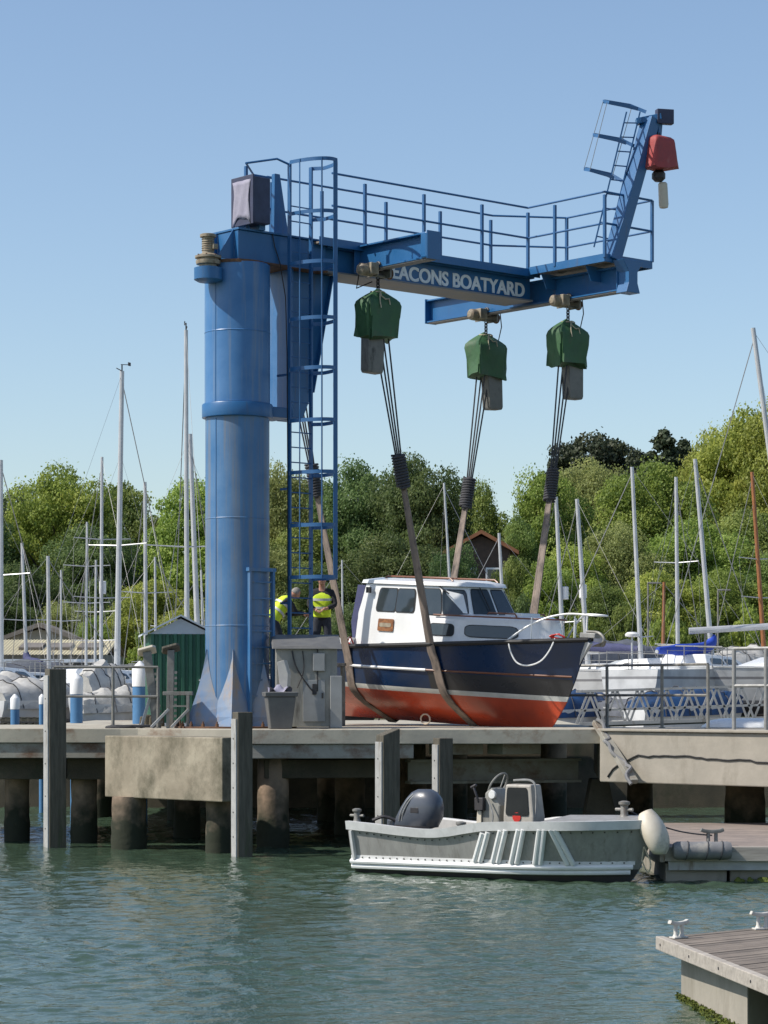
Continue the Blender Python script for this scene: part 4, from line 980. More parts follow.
q = [w1[0].lerp(w1[1], .74), w1[1], w2[1], w2[0].lerp(w2[1], .74)]
side_panes(*q, [(.06, .985)], .06, .88, .010, .22, 'window', whs)
side_panes(w1[1], w1[2], w2[2], w2[1], [(.03, .90)], .06, .86, .010, .22, 'window', whs)
side_panes(w1[2], w1[3], w2[3], w2[2], [(.07, .94)], .02, .90, .010, .18, 'windscreen', whs)
MB().bar(w2[2].lerp(w2[3], .45) + Vector((.06, 0, .02)), w1[2].lerp(w1[3], .6).lerp(w2[3], .25) + Vector((.06, 0, 0)), .012, .02).build('wiper', 'black', whs)
MB().bar(w2[1] + Vector((-.1, -.03, .02)), w1[1].lerp(w2[1], .75) + Vector((.25, -.03, 0)), .012, .02).build('wiper', 'black', whs)
# navy canvas at the aft end
ac = MB().loft([[Vector((-1.60, -1.00, .86)), Vector((-1.52, -1.03, .86)), Vector((-1.52, 1.03, .86)), Vector((-1.60, 1.00, .86))],
                [Vector((-1.72, -.96, 1.3)), Vector((-1.50, -.99, 1.3)), Vector((-1.50, .99, 1.3)), Vector((-1.72, .96, 1.3))],
                [Vector((-1.62, -.90, 2.08)), Vector((-1.38, -.895, 2.08)), Vector((-1.38, .895, 2.08)), Vector((-1.62, .90, 2.08))]]).build('canvas_screen', 'navycloth', boat, smooth=50)
# cockpit coaming and side deck
MB().loft([[Vector((-2.9, -1.06, .76)), Vector((-1.55, -1.20, .80)), Vector((-1.55, -1.02, .80)), Vector((-2.9, -.92, .76))], [Vector((-2.88, -1.0, .92)), Vector((-1.5, -1.1, .98)), Vector((-1.5, -1.02, .98)), Vector((-2.88, -.92, .92))]]).build('coaming', 'gel', boat, smooth=0, bevel=.01)
MB().loft([[Vector((-2.9, 1.06, .76)), Vector((-1.55, 1.20, .80)), Vector((-1.55, 1.02, .80)), Vector((-2.9, .92, .76))], [Vector((-2.88, 1.0, .92)), Vector((-1.5, 1.1, .98)), Vector((-1.5, 1.02, .98)), Vector((-2.88, .92, .92))]]).build('coaming', 'gel', boat, smooth=0, bevel=.01)
# name board, vent
m = MB(); pane(m, w0[0], w0[1], w1[1], w1[0], .27, .45, .50, .86, .01, .12, thick=.02); nb = m.build('name_board', 'nameboard', boat, smooth=0)
m = MB(); pane(m, w0[0], w0[1], w1[1], w1[0], .29, .43, .62, .74, .032, .3, thick=.004); m.build('carving', 'beige', nb, smooth=0)
MB().box((-1.15, -1.0, 1.98), (.12, .05, .12)).build('nav_light', 'black', boat)
MB().lathe([(.03, 0), (.03, .03)], (-2.2, -1.22, .60), 10, rot=Matrix.Rotation(R(90), 3, 'X')).build('exhaust_outlet', 'steel', boat)
# pulpit, cleats, ropes
def sh(t, side, o=0.0, dz=0.0): return H.pt(t, 7, side, o) + Vector((0, 0, dz))
def tpx(px):
    lo, hi = .3, 1.0
    for _ in range(30):
        m_ = (lo + hi) / 2; w_ = BM @ H.pt(m_, 7, -1)
        if 384 + F * w_.x / w_.y < px: lo = m_
        else: hi = m_
    return lo
ta, tb, tc_ = tpx(503), tpx(509), tpx(556)
pul = MB()
pts = [sh(ta, -1, -.07, 0.0), sh(ta + .05, -1, -.07, .26), sh((ta + .96) / 2 + .02, -1, -.06, .44), sh(.95, -1, -.02, .50), Vector((4.52, -.18, 1.66)), Vector((4.62, 0, 1.66)), Vector((4.52, .18, 1.66)), sh(.95, 1, -.02, .50), sh((ta + .96) / 2 + .02, 1, -.06, .44), sh(ta + .05, 1, -.07, .26), sh(ta, 1, -.07, 0)]
def smooth_pts(P, n=8):
    P = [Vector(p) for p in P]; out = []
    for i in range(len(P) - 1):
        p0, p1, p2, p3 = P[max(0, i - 1)], P[i], P[i + 1], P[min(len(P) - 1, i + 2)]
        for k in range(n):
            t = k / n
            out.append(0.5 * ((2 * p1) + (p2 - p0) * t + (2 * p0 - 5 * p1 + 4 * p2 - p3) * t * t + (3 * p1 - p0 - 3 * p2 + p3) * t ** 3))
    return out + [P[-1]]
pul.path(smooth_pts(pts), .021, 6)
for t in (.86, .96):
    for s in (-1, 1): pul.path([sh(t, s, -.06, 0), sh(t, s, -.05, .46)], .016, 6)
pul.build('pulpit', 'white', boat)
MB().box((4.28, 0, 1.27), (.42, .16, .1)).build('anchor_roller', 'steel', boat, bevel=.015)
an = MB().path(smooth_pts([(4.2, 0, 1.34), (4.5, 0, 1.33), (4.66, 0, 1.22), (4.60, 0, 1.08)]), .03, 6); an.prism([(4.5, -.16, 1.06), (4.68, 0, 1.16), (4.5, .16, 1.06)], (.05, 0, .03)); an.build('anchor', 'dullsteel', boat)
rl = MB().path(smooth_pts([sh(tb, -1, .02, .02), sh(tb + .01, -1, .05, -.2), sh(tb * .75 + tc_ * .25, -1, .06, -.42), sh(tb * .5 + tc_ * .5, -1, .07, -.48), sh(tb * .25 + tc_ * .75, -1, .06, -.40), sh(tc_ - .01, -1, .05, -.2), sh(tc_, -1, .03, .03)]), .016, 6)
rl.build('mooring_rope', 'white', boat)
cl = MB().path(smooth_pts([sh(tc_ - .02, -1, -.1, .04), sh(tc_ - .01, -1, -.08, .10), sh(tc_, -1, -.05, .11), sh(tc_ + .015, -1, -.05, .05), sh(tc_, -1, -.1, .03), sh(tc_ - .02, -1, -.06, .08), sh(tc_, -1, -.1, .12)]), .018, 6)
cl.build('rope_coil', 'redsticker', boat)
cl = MB().path(smooth_pts([sh(.20, -1, -.1, .02), sh(.21, -1, -.08, .10), sh(.225, -1, -.05, .18), sh(.235, -1, -.08, .04), sh(.22, -1, -.1, .03), sh(.2, -1, -.06, .12)]), .016, 6)
cl.build('rope_coil', 'redsticker', boat)
# keel blocks / mooring ring under
MB().path([Vector((.25 + .14 * math.cos(a), -.55, -.60 + .1 * math.sin(a))) for a in [2 * math.pi * i / 16 for i in range(16)]], .018, 6, closed=True).build('ring', 'fenderw', boat)

# ------------------------------------------------------------------ slings (one per hoist): ropes, bound socket, webbing round the hull
def sling(u, v, zb, hx, side, label, seed, ropex):
    rr = random.Random(seed)
    top = cw(u, v, zb - 1.28)
    gun = BM @ H.at_x(hx, 0.80, side, 0.06)
    t = (7.66 - 5.02) / (7.66 - (gun.z - QZ)); sk = top.lerp(gun, t); d = (gun - top).normalized()
    o = thing('lifting_sling', label, 'sling', sk, 0, 'lifting slings round the cabin boat')
    for i in range(4):
        a = i * math.pi / 2 + .4
        off = CU * (0.15 * math.cos(a) + ropex * .15) + CV * 0.13 * math.sin(a); of2 = CU * 0.055 * math.cos(a) + CV * .055 * math.sin(a)
        P = [(top + off) - sk, (-d * 0.30) + of2]
        MB().path([P[0].lerp(P[1], k / 6) + Vector((0, 0, -.03 * math.sin(math.pi * k / 6))) * (i % 2) for k in range(7)], .0165, 6).build('rope', 'rope', o)
    k = MB(); x, y = frame_of(d)
    k.sweep([d * (-.36 + .09 * i) for i in range(9)], [(math.cos(a) * .105, math.sin(a) * .085) for a in [2 * math.pi * j / 12 for j in range(12)]], scales=[.55, .95, 1.05, 1, 1.08, 1, 1.05, .95, .6])
    hel = [d * (-.34 + .66 * i / 120) + x * .125 * math.cos(i * .62) * (1.0) + y * .105 * math.sin(i * .62) for i in range(121)]
    k.path(hel, .026, 6); k.build('rope_bundle', 'rope', o, smooth=60)
    # webbing: from the socket to the gunwale, then down round the hull to the keel
    P = [sk + d * .30 + d * (gun - sk).length * .0, (sk + d * .30).lerp(gun, .5), gun]
    for z in (.62, .42, .2, .0, -.12, -.25, -.40, -.55, -.68): P.append(BM @ H.at_x(hx, z, side, .028))
    P.append(BM @ Vector((hx, 0, -.77)))
    fwd = (BM.to_3x3() @ Vector((1, 0, 0))).normalized()
    vs = []; fs = []; n = len(P)
    for i, p in enumerate(P):
        dd = (P[min(i + 1, n - 1)] - P[max(i - 1, 0)]).normalized(); nn = dd.cross(fwd).normalized()
        w = 0.075 if i == 0 else (0.10 if i == 1 else 0.112)
        for a, b in ((-w, -.012), (w, -.012), (w, .012), (-w, .012)): vs.append(p - sk + fwd * a + nn * b)
    for i in range(n - 1):
        for q in range(4): fs.append((i * 4 + q, i * 4 + (q + 1) % 4, i * 4 + 4 + (q + 1) % 4, i * 4 + 4 + q))
    fs += [(3, 2, 1, 0), tuple(4 * (n - 1) + q for q in range(4))]
    MB().add(vs, fs).build('webbing', 'strap', o, smooth=30)
    ed = MB()
    ed.path([p - sk + fwd * .06 + Vector((0, 0, 0)) for p in P[:4]], .018, 5); ed.path([p - sk - fwd * .06 for p in P[:4]], .018, 5)
    ed.build('edge_cord', 'strap', o)
sling(UA, VA1, ZAb, 1.18, -1, 'sling crossing in front of the white wheelhouse and red hull', 1, .55)
sling(UA, VA2, ZAb, -1.40, -1, 'sling passing behind the caged ladder beside the two workers', 2, .3)
sling(UB, VB2, ZBb, -1.40, 1, 'sling going down behind the wheelhouse roof from the middle hoist', 3, -.55)
sling(UB, VB1, ZBb, 1.30, 1, 'sling going down behind the bow from the hoist nearest the jib', 4, -.55)

# ------------------------------------------------------------------ aluminium workboat
WS, WE = Vector((0.02, 40.5, 0)), Vector((4.06, 37.55, 0))
ang = math.atan2(WE.y - WS.y, WE.x - WS.x); LW = (WE - WS).length
wb = thing('workboat', 'open grey aluminium workboat with console and outboard motor afloat below the quay', 'boat', (WS + WE) / 2, ang)
def wx(px, yl=0.0):
    d_ = (WE - WS).normalized(); n_ = Vector((-d_.y, d_.x, 0)); o_ = (WS + WE) / 2 + n_ * yl; k = (px - 384) / F
    return (k * o_.y - o_.x) / (d_.x - k * d_.y)
def wsheer(t): return float(np.interp(t, [0, .1, .2, .28, .34, .40, .46, .52, .6, .75, 1.0], [.80, .775, .74, .72, .722, .755, .81, .855, .875, .895, .925]))
L2 = LW / 2
HW = Hull(-L2, [(lambda t: -.22 + .10 * t, L2 - .55, .5, 2.4, .55, 1.0), (lambda t: 0.02 + .03 * t, L2 - .36, .82, 2.2, .50, .97), (lambda t: .16 + .03 * t, L2 - .26, .90, 2.4, .5, .97), (lambda t: wsheer(t) * .62, L2 - .08, .98, 2.8, .55, .97), (lambda t: wsheer(t), L2 + .02, 1.06, 3.4, .6, .96)], ns=30)
mb = MB()
rings = []
for i in range(31):
    t = 1 - (1 - i / 30) ** 1.3
    a = [HW.pt(t, j, -1) for j in range(5)]; b = [HW.pt(t, j, 1) for j in range(5)]
    ai = [p + Vector((0, .06, 0)) if p.y < -.08 else Vector((p.x - .04, -.01, p.z)) for p in a[2:]]; bi = [Vector((p.x, -p.y, p.z)) for p in ai]
    rings.append(a[::-1] + b + bi[::-1] + ai)
mb.loft(rings, closed=True)
mb.m = [1 if all(mb.v[i][2] < .205 for i in f) else 0 for f in mb.f]
mb.build('hull', ['alu', 'antifoul'], wb, smooth=30)
def wline(zf, out, t0=0.0, t1=.99, n=40, side=-1): return [HW.at(t0 + (t1 - t0) * i / n, zf(t0 + (t1 - t0) * i / n), side, out) for i in range(n + 1)]
for s in (-1, 1):
    pts = wline(lambda t: wsheer(t) - .035, 0.01, side=s)
    MB().sweep(pts, [(-.02, -.075), (.045, -.075), (.065, 0.0), (.045, .06), (-.05, .06)] if s < 0 else [(.02, -.075), (.05, .06), (-.045, .06), (-.065, 0), (-.045, -.075)], fixed=True).build('gunwale', 'aluwhite', wb, smooth=50)
    for dz, r in ((.18, .042), (.10, .042)):
        MB().path(wline(lambda t: dz + .05 * t, .03, t1=.985, side=s), r, 8).build('rubbing_tube', 'white', wb)
    MB().sweep(wline(lambda t: .245 + .05 * t, .008, t1=.985, side=s), [(-.006, -.035), (.006, -.035), (.006, .035), (-.006, .035)], fixed=True).build('flange_strip', 'aluwhite', wb, smooth=0)
for i in range(34):
    t = .02 + i * .0285
    for p in (HW.at(t, wsheer(t) - .15, -1, .012), HW.at(t, .245 + .05 * t, -1, .016)): MB().lathe([(.012, 0), (.010, .012)], p, 6, rot=Matrix.Rotation(R(90), 3, 'X')).build('bolt', 'dark', wb)
# slanted tubes on the near side: pixel columns of foot and head
for xa, xb in ((473, 479.5), (478.5, 485), (491, 497.5), (496, 503), (508.5, 515.5), (513.5, 520.5), (529.5, 535.5), (534, 540), (556, 545), (560.5, 549)):
    ta, tb = (xa - 348) / (648 - 348) * 1.0, (xb - 348) / 300.0
    a = HW.at_x(wx(xa, -1.0), .27, -1, .025); b = HW.at_x(wx(xb + 5.5, -1.0), wsheer(tb) - .07, -1, .025)
    MB().tube(a, b, .042, n=10).build('slanted_tube', 'white', wb)
MB().sweep([HW.at(.018, z, -1, .02) for z in (.22, .45, .68)], [(-.05, -.02), (.05, -.02), (.05, .02), (-.05, .02)], up=Vector((1, 0, 0))).build('stern_strip', 'aluwhite', wb, smooth=0)
# foredeck, floor
vs = []; fs = []
ts = [.70 + .295 * i / 12 for i in range(13)]
for t in ts:
    a = HW.pt(t, 4, -1); b = HW.pt(t, 4, 1); m_ = (a + b) / 2; m_.z += .09; vs += [a, m_, b]
for i in range(12):
    for q_ in (0, 1): fs.append((3 * i + q_, 3 * i + q_ + 1, 3 * i + q_ + 4, 3 * i + q_ + 3))
fd = MB().add(vs, fs).build('foredeck', 'alu', wb)
MB().prism([HW.at(t, .2, s) for t, s in ((.01, -1), (.5, -1), (.9, -1), (.9, 1), (.5, 1), (.01, 1))], (0, 0, .03)).build('floor', 'dullsteel', wb, smooth=0)
MB().box((-L2 + .55, 0, .48), (.45, 1.7, .06)).build('thwart', 'alu', wb, bevel=.01)
# console
cx = wx(517, -.36)
con = MB().loft([[Vector((cx - .26, -.36, .2)), Vector((cx + .30, -.36, .2)), Vector((cx + .30, -.02, .2)), Vector((cx - .26, -.02, .2))],
                 [Vector((cx - .26, -.36, .95)), Vector((cx + .30, -.36, .95)), Vector((cx + .30, -.02, .95)), Vector((cx - .26, -.02, .95))],
                 [Vector((cx - .23, -.34, 1.44)), Vector((cx + .24, -.34, 1.44)), Vector((cx + .24, -.04, 1.44)), Vector((cx - .23, -.04, 1.44))]]).build('console', 'consolep', wb, smooth=0, bevel=.03)
m = MB(); pane(m, (cx - .26, -.362, .95), (cx + .30, -.362, .95), (cx + .24, -.342, 1.44), (cx - .23, -.342, 1.44), .10, .86, .02, .90, .006, .14, thick=.008); m.build('screen', 'screen', con, smooth=0)
MB().lathe([(.075, 0), (.075, .008)], (cx + .0, -.366, .935), 18, rot=Matrix.Rotation(R(90), 3, 'X')).build('warning_sticker', 'redsticker', con)
MB().path(smooth_pts([(cx + .30, -.3, .95), (cx + .31, -.3, 1.35), (cx + .22, -.3, 1.5), (cx - .1, -.3, 1.5)]), .018, 6).build('grab_bar', 'steel', con)
# wheel pod: steering column plate, wheel, throttle
px_ = wx(489, -.3)
MB().prism([(px_ - .12, -.30, .2), (px_ + .16, -.30, .2), (px_ + .2, -.30, 1.10), (px_ + .05, -.30, 1.38), (px_ - .08, -.30, 1.30), (px_ - .16, -.30, .75)], (0, .6, 0)).build('helm_pod', 'cabinet', con, smooth=0, bevel=.03)
wc = Vector((px_ - .02, -.02, 1.40)); rw = Matrix.Rotation(R(-62), 3, 'Y') @ Matrix.Rotation(0, 3, 'Z')
wr = MB().path([wc + rw @ Vector((.22 * math.cos(a), .22 * math.sin(a), 0)) for a in [2 * math.pi * i / 24 for i in range(24)]], .017, 7, closed=True)
for a in (.3, 2.4, 4.5): wr.path([wc + rw @ Vector((0, 0, -.06)), wc + rw @ Vector((.22 * math.cos(a), .22 * math.sin(a), 0))], .012, 5)
wr.build('steering_wheel', 'dullsteel', con)
th = MB().box((px_ - .14, -.34, 1.12), (.16, .09, .2)); th.path([(px_ - .14, -.38, 1.15), (px_ - .22, -.40, 1.38)], .022, 6); th.path([(px_ - .27, -.40, 1.37), (px_ - .17, -.40, 1.42)], .028, 6); th.build('throttle', 'dark', con, bevel=.01)
MB().lathe([(.06, 0), (.07, .03), (.06, .05)], (px_ + .08, -.30, 1.27), 14, rot=Matrix.Rotation(R(90), 3, 'X')).build('gauge', 'radome', con)
MB().path(smooth_pts([(px_ + .02, -.36, 1.2), (px_ + .14, -.4, .95), (px_ + .08, -.4, .74), (px_ - .06, -.38, .70)]), .013, 5).build('hose', 'steel', con)
MB().prism([(px_ - .26, -.33, .2), (px_ - .13, -.33, .2), (px_ - .13, -.33, 1.0), (px_ - .2, -.33, 1.02)], (0, .04, 0)).build('side_panel', 'fenderw', con, smooth=0)
# outboard
ob = Vector((wx(401), 0, 0))
rings = []
for z, x0, x1, w in ((.62, -.08, .40, .13), (.72, -.10, .70, .19), (.86, -.05, .78, .22), (1.02, .05, .80, .225), (1.16, .16, .76, .21), (1.26, .26, .68, .17), (1.31, .36, .58, .10)):
    ring = []
    for j in range(20):
        a = 2 * math.pi * j / 20; ca, sa = math.cos(a), math.sin(a)
        ring.append(ob + Vector(((x0 + x1) / 2 + (x1 - x0) / 2 * abs(ca) ** .75 * (1 if ca > 0 else -1), w * abs(sa) ** .75 * (1 if sa > 0 else -1), z)))
    rings.append(ring)
m = MB().loft(rings)
out = m.build('outboard_motor', 'cowl', wb, smooth=60)
m = MB()
for k_, (zo, sh_) in enumerate(((0, 0), (.05, .05))):
    pts = smooth_pts([ob + Vector((.10 + sh_, -.19, .80)), ob + Vector((.16 + sh_, -.222, .95)), ob + Vector((.26 + sh_, -.21, 1.12)), ob + Vector((.36 + sh_, -.16, 1.24))])
    m.path(pts, .012, 5)
m.build('stripe', 'steel', out)
MB().box(ob + Vector((-.14, 0, .35)), (.16, .2, .95)).build('leg', 'cowl', out, bevel=.03)
MB().path(smooth_pts([ob + Vector((-.35, -.3, .80)), ob + Vector((-.2, -.2, .86)), ob + Vector((-.02, -.1, .80))]), .03, 6).build('steering_hose', 'dark', out)
MB().loft([[Vector((p.x, p.y * 1.012, zz)) for p in rings[1]] for zz in (.705, .735)]).build('cowl_seam', 'dark', out, smooth=60)
MB().box(ob + Vector((.42, -.215, .98)), (.16, .02, .09)).build('vent', 'dark', out, bevel=.008)
cb_ = MB().path(smooth_pts([Vector((-L2 + 1.15 + .16 * math.cos(k * .8) , -.3 + .16 * math.sin(k * .8), .24 + k * .006)) for k in range(40)], 3), .016, 5)
cb_.build('rope_coil', 'cream_rope', wb)
# bollards
def bollard(p, k, nm, par):
    b = MB().lathe([(.07 * k, 0), (.06 * k, .02), (.05 * k, .05), (.05 * k, .15 * k), (.075 * k, .17 * k), (.075 * k, .20 * k), (.03 * k, .215 * k)], p, 14)
    b.tube(Vector(p) + Vector((-.13 * k, 0, .10 * k)), Vector(p) + Vector((.13 * k, 0, .10 * k)), .022 * k)
    return b.build(nm, 'dullsteel', par)
bollard((wx(357, -.8), -.80, .80), 1.0, 'bollard', wb); bollard((wx(461, -.6), -.6, .62), 1.1, 'bollard', wb)
bollard((wx(627), -.08, wsheer(.92) + .06), 1.15, 'bollard', wb)
fl_ = Vector((wx(655), -.05, 0))
rot = Matrix.Rotation(R(10), 3, 'Y')
rr_ = []
for i in range(13):
    f = i / 12; ang_ = R(-18 + 52 * f); r = .205 * (math.sin(math.pi * min(1, max(0.0, .06 + .88 * f))) ** .42)
    cpt = fl_ + Vector((-.10 + .22 * math.sin(ang_ * 1.6 + .35), 0, 1.06 - .62 * f))
    rr_.append([cpt + Vector((r * .9 * math.cos(a), r * 1.15 * math.sin(a), .05 * math.cos(a) * (1 - f))) for a in [2 * math.pi * j / 20 for j in range(20)]])
bf = MB().loft(rr_).build('bow_fender', 'fenderw', None, smooth=60)
bf.matrix_world = Matrix.Translation((WS + WE) / 2) @ Matrix.Rotation(ang, 4, 'Z')
tag(bf, 'big cream fender hung over the bow of the aluminium workboat', 'fender')
l0 = (Matrix.Translation((WS + WE) / 2) @ Matrix.Rotation(ang, 4, 'Z')) @ Vector((wx(627), -.08, wsheer(.92) + .2))
l1 = Vector((5.0, 38.1, .68))
tag(MB().path([l0.lerp(l1, i / 14) + Vector((0, 0, -.10 * math.sin(math.pi * i / 14))) for i in range(15)], .012, 5).build('mooring_line', 'rope'), 'dark mooring line from the workboat bow to the pontoon cleat', 'rope')
lp = [Vector((wx(648), -.12, .55)), Vector((wx(655), -.13, .30)), Vector((wx(651), -.11, .16)), Vector((wx(646), -.12, .34))]
MB().path(smooth_pts(lp), .012, 5, closed=True).build('bow_rope', 'cream_rope', wb)
# ------------------------------------------------------------------ on the quay: hut, cabinet, bin, hull props, trestle
def ZY(py, Y): return HEYE - (py - HOR) * Y / F
def hut():
    Y = 50.0; xl = (150 - 384) * Y / F; w = 1.22; d = 1.5; rz = R(8)
    zt = ZY(634, Y) - QZ
    o = thing('garden_shed', 'dark green metal shed with pale gable behind the blue column', 'shed', (xl, Y, QZ), rz)
    mb = MB()
    n = 8
    def prof(L): return [(L * i / n / 1.0, -.025 if i % 2 == 0 else 0.0) for i in range(n + 1)]
    pts = []
    for i in range(n):
        x0 = w * i / n; pts += [(x0, 0), (x0 + w / n * .12, -.045), (x0 + w / n * .5, -.045), (x0 + w / n * .62, 0)]
    pts += [(w, 0)]
    ys = []
    for i in range(12):
        y0 = d * i / 12; ys += [(w, y0), (w + .03, y0 + d / 12 * .15), (w + .03, y0 + d / 12 * .5), (w, y0 + d / 12 * .65)]
    lft = [(-x + w, y) for x, y in ys][::-1]
    poly = pts + ys + [(w, d), (0, d)] + lft
    mb.prism([Vector((x, y, .04)) for x, y in poly], (0, 0, zt - .04)); mb.build('wall', 'hutgreen', o, smooth=0)
    MB().prism([(-.03, -.035, zt), (w + .03, -.035, zt), (w / 2, -.035, zt + .31)], (0, d + .07, 0)).build('gable', 'hutgrey', o, smooth=0)
    for s in (0, 1):
        a = Vector((-.16, 0, zt - .03)) if s == 0 else Vector((w + .16, 0, zt - .03)); b = Vector((w / 2, 0, zt + .355))
        t = Vector((0, 0, .035))
        MB().prism([a + Vector((0, -.14, 0)), b + Vector((0, -.14, 0)), b + Vector((0, -.14, 0)) + t, a + Vector((0, -.14, 0)) + t], (0, d + .3, 0)).build('roof', 'hutgrey', o, smooth=0)
    MB().box((w / 2, -.05, .04), (w + .05, .04, .06)).build('sill', 'hutgrey', o, smooth=0)
    MB().bar((w * .80, -.075, zt * .50), (w * .92, -.075, zt * .51), .03, .03).build('handle', 'white', o)
hut()
def hull_prop(px0, pxt, ytop, Y, label, bright, w=.16):
    foot = Vector(((px0 - 384) * Y / F, Y, QZ)); top = Vector(((pxt - 384) * Y / F, Y, ZY(ytop, Y))) - foot
    o = thing('hull_prop', label, 'prop', foot)
    MB().bar((0, 0, 0), top, w, .10).build('post', 'dullsteel', o, smooth=0, bevel=.006)
    t = MB()
    for i in range(10):
        p = top * (.08 + i * .07); t.box(p + Vector((.10, -.02, 0)), (.05, .05, .05))
    t.build('adjusting_teeth', 'dullsteel', o, smooth=0)
    rot = Matrix.Rotation(R(-28), 3, 'X') @ Matrix.Rotation(R(-14), 3, 'Y')
    sec = [Vector((x, y, z)) for z in (0,) for x, y in ((-.16, -.12), (.12, -.15), (.18, -.09), (.18, .12), (-.10, .15), (-.18, .07))]
    pd = MB().loft([[top + rot @ p for p in sec], [top + rot @ (p + Vector((0, 0, .05))) for p in sec]]).build('pad', bright, o, smooth=0, bevel=.01)
    MB().lathe([(.03, .05), (.03, .065)], top, 8, rot=rot).build('bolt', 'dark', pd)
    return o
hp = hull_prop(157, 147, 652, 47.6, 'tall leaning hull prop with a pale tilted pad left of the green shed', 'fenderw')
f0 = Vector((-.30, -.1, 0)); MB().bar(f0, Vector((-.06, 0, .82)), .05, .05).build('brace', 'strip', hp, smooth=0)
hull_prop(170, 171, 650, 48.3, 'upright hull prop with a dark pad standing before the green shed door', 'timber', .13)
def trestle():
    Y = 47.4; o = thing('trestle', 'small grey steel trestle at the foot of the blue column', 'trestle', ((178 - 384) * Y / F, Y, QZ))
    h = .66
    MB().box((0, 0, h), (.56, .2, .07)).build('top', 'dullsteel', o, smooth=0, bevel=.008)
    for x in (-.19, .19):
        for y in (-.08, .08): MB().bar((x, y, 0), (x, y, h - .035), .05, .05).build('leg', 'dullsteel', o, smooth=0)
    for x in (-.19, .19): MB().bar((x - .3, -.2, .02), (x + .02, -.1, .36), .045, .045).build('brace', 'strip', o, smooth=0)
    MB().bar((-.19, -.08, .42), (.19, -.08, .42), .04, .03).build('cross_bar', 'dullsteel', o, smooth=0)
trestle()
m = MB()
rr = random.Random(5)
for i in range(3):
    n = 40; ph = rr.random() * 6
    m.path([Vector(((118 + i * 6 - 384) * 46.9 / F + (.28 + .07 * i) * math.cos(.5 * k + ph), 47.35 + .12 * math.sin(.5 * k + ph), QZ + .02 + .012 * i + .01 * math.sin(k * 1.3))) for k in range(n)], .016, 5)
tag(m.build('rope_coil', 'rope'), 'flat coil of blue rope on the quay edge behind the stained block', 'rope')
m = MB()
for i in range(5):
    x = (143 + i * 4 - 384) * 48.3 / F; m.box((x, 48.4, QZ + .12), (.16, .18, .2 + .06 * (i % 2)), rot=Matrix.Rotation(.3 * i, 3, 'Z'), taper=.8)
tag(m.build('stone_pile', 'seawall', smooth=0, bevel=.03), 'low pile of brown stones beside the leaning hull prop', 'stones')

def cabinet():
    Y = 46.95; o = thing('control_cabinet', 'grey control cabinet with a dark sloping lid beside the blue column', 'cabinet', ((276 - 384) * Y / F, Y, QZ), R(4))
    w, d = 1.15, .95
    za, zb = ZY(648, Y) - QZ, ZY(637, Y) - QZ
    MB().loft([[Vector((0, 0, .03)), Vector((w, 0, .03)), Vector((w, d, .03)), Vector((0, d, .03))], [Vector((0, 0, za)), Vector((w, 0, za)), Vector((w, d, zb)), Vector((0, d, zb))]]).build('body', 'cabinet', o, smooth=0, bevel=.012)
    MB().loft([[Vector((-.08, -.08, za - .02)), Vector((w + .10, -.08, za - .02)), Vector((w + .10, d + .05, zb)), Vector((-.08, d + .05, zb))], [Vector((-.06, -.05, za + .03)), Vector((w * .55, -.03, za + .05)), Vector((w + .08, d, zb + .07)), Vector((-.05, d, zb + .07))]]).build('lid', 'binplastic', o, smooth=0, bevel=.012)
    dr = MB().box((w * .62, -.012, .52), (.42, .02, .78)).build('door', 'cabdoor', o, smooth=0, bevel=.006)
    MB().box((w * .62 + .16, -.03, .62), (.03, .03, .1)).build('handle', 'dark', dr, smooth=0)
    MB().box((w * .98, .12, .50), (.22, .42, .98)).build('side_box', 'cabdoor', o, smooth=0, bevel=.01)
    MB().box((w * .70, -.03, 1.25), (.22, .06, .34)).build('meter', 'cabdoor', o, smooth=0, bevel=.008)
    m = MB(); m.path(smooth_pts([Vector((.30, -.02, za - .05)), Vector((.38, -.03, 1.15)), Vector((.62, -.03, .78)), Vector((.74, -.03, .66))]), .014, 5)
    m.path(smooth_pts([Vector((.50, -.02, za - .05)), Vector((.52, -.03, 1.1)), Vector((.40, -.03, .76))]), .010, 5)
    m.path([Vector((.78, -.02, za)), Vector((.78, -.025, .7))], .012, 5); m.build('cable', 'dark', o)
    MB().box((.72, -.04, .74), (.08, .05, .2)).build('switch', 'dark', o, smooth=0, bevel=.008)
cabinet()
def bin_():
    Y = 46.4; o = thing('waste_bin', 'dark plastic bin with crumpled sheet on top by the column foot ladder', 'bin', ((280 - 384) * Y / F, Y, QZ), R(10))
    def sq(h, z): return [Vector((-h, -h * .85, z)), Vector((h, -h * .85, z)), Vector((h, h * .85, z)), Vector((-h, h * .85, z))]
    MB().loft([sq(.2, 0), sq(.27, .60)]).build('body', 'binplastic', o, smooth=0, bevel=.02)
    MB().loft([sq(.30, .60), sq(.31, .68), sq(.25, .69)]).build('rim', 'binplastic', o, smooth=0, bevel=.01)
    mb = MB(); vs = []; n = 9
    for i in range(n):
        for j in range(n):
            a, b = i / (n - 1) - .5, j / (n - 1) - .5; vs.append(Vector((a * .42, b * .36, .72 + .09 * math.sin(7 * a + 2) * math.cos(6 * b) + .1 * (.25 - a * a - b * b))))
    mb.add(vs, [(i * n + j, (i + 1) * n + j, (i + 1) * n + j + 1, i * n + j + 1) for i in range(n - 1) for j in range(n - 1)])
    tag(mb.build('sheet', 'lilac', o), None)
bin_()
Y = 46.6
m = MB().prism([Wd(277, Y, ZY(662, Y)), Wd(284, Y, ZY(660, Y)), Wd(288, Y, ZY(674, Y)), Wd(287, Y, ZY(690, Y)), Wd(280, Y, ZY(688, Y))], (.05, .22, 0))
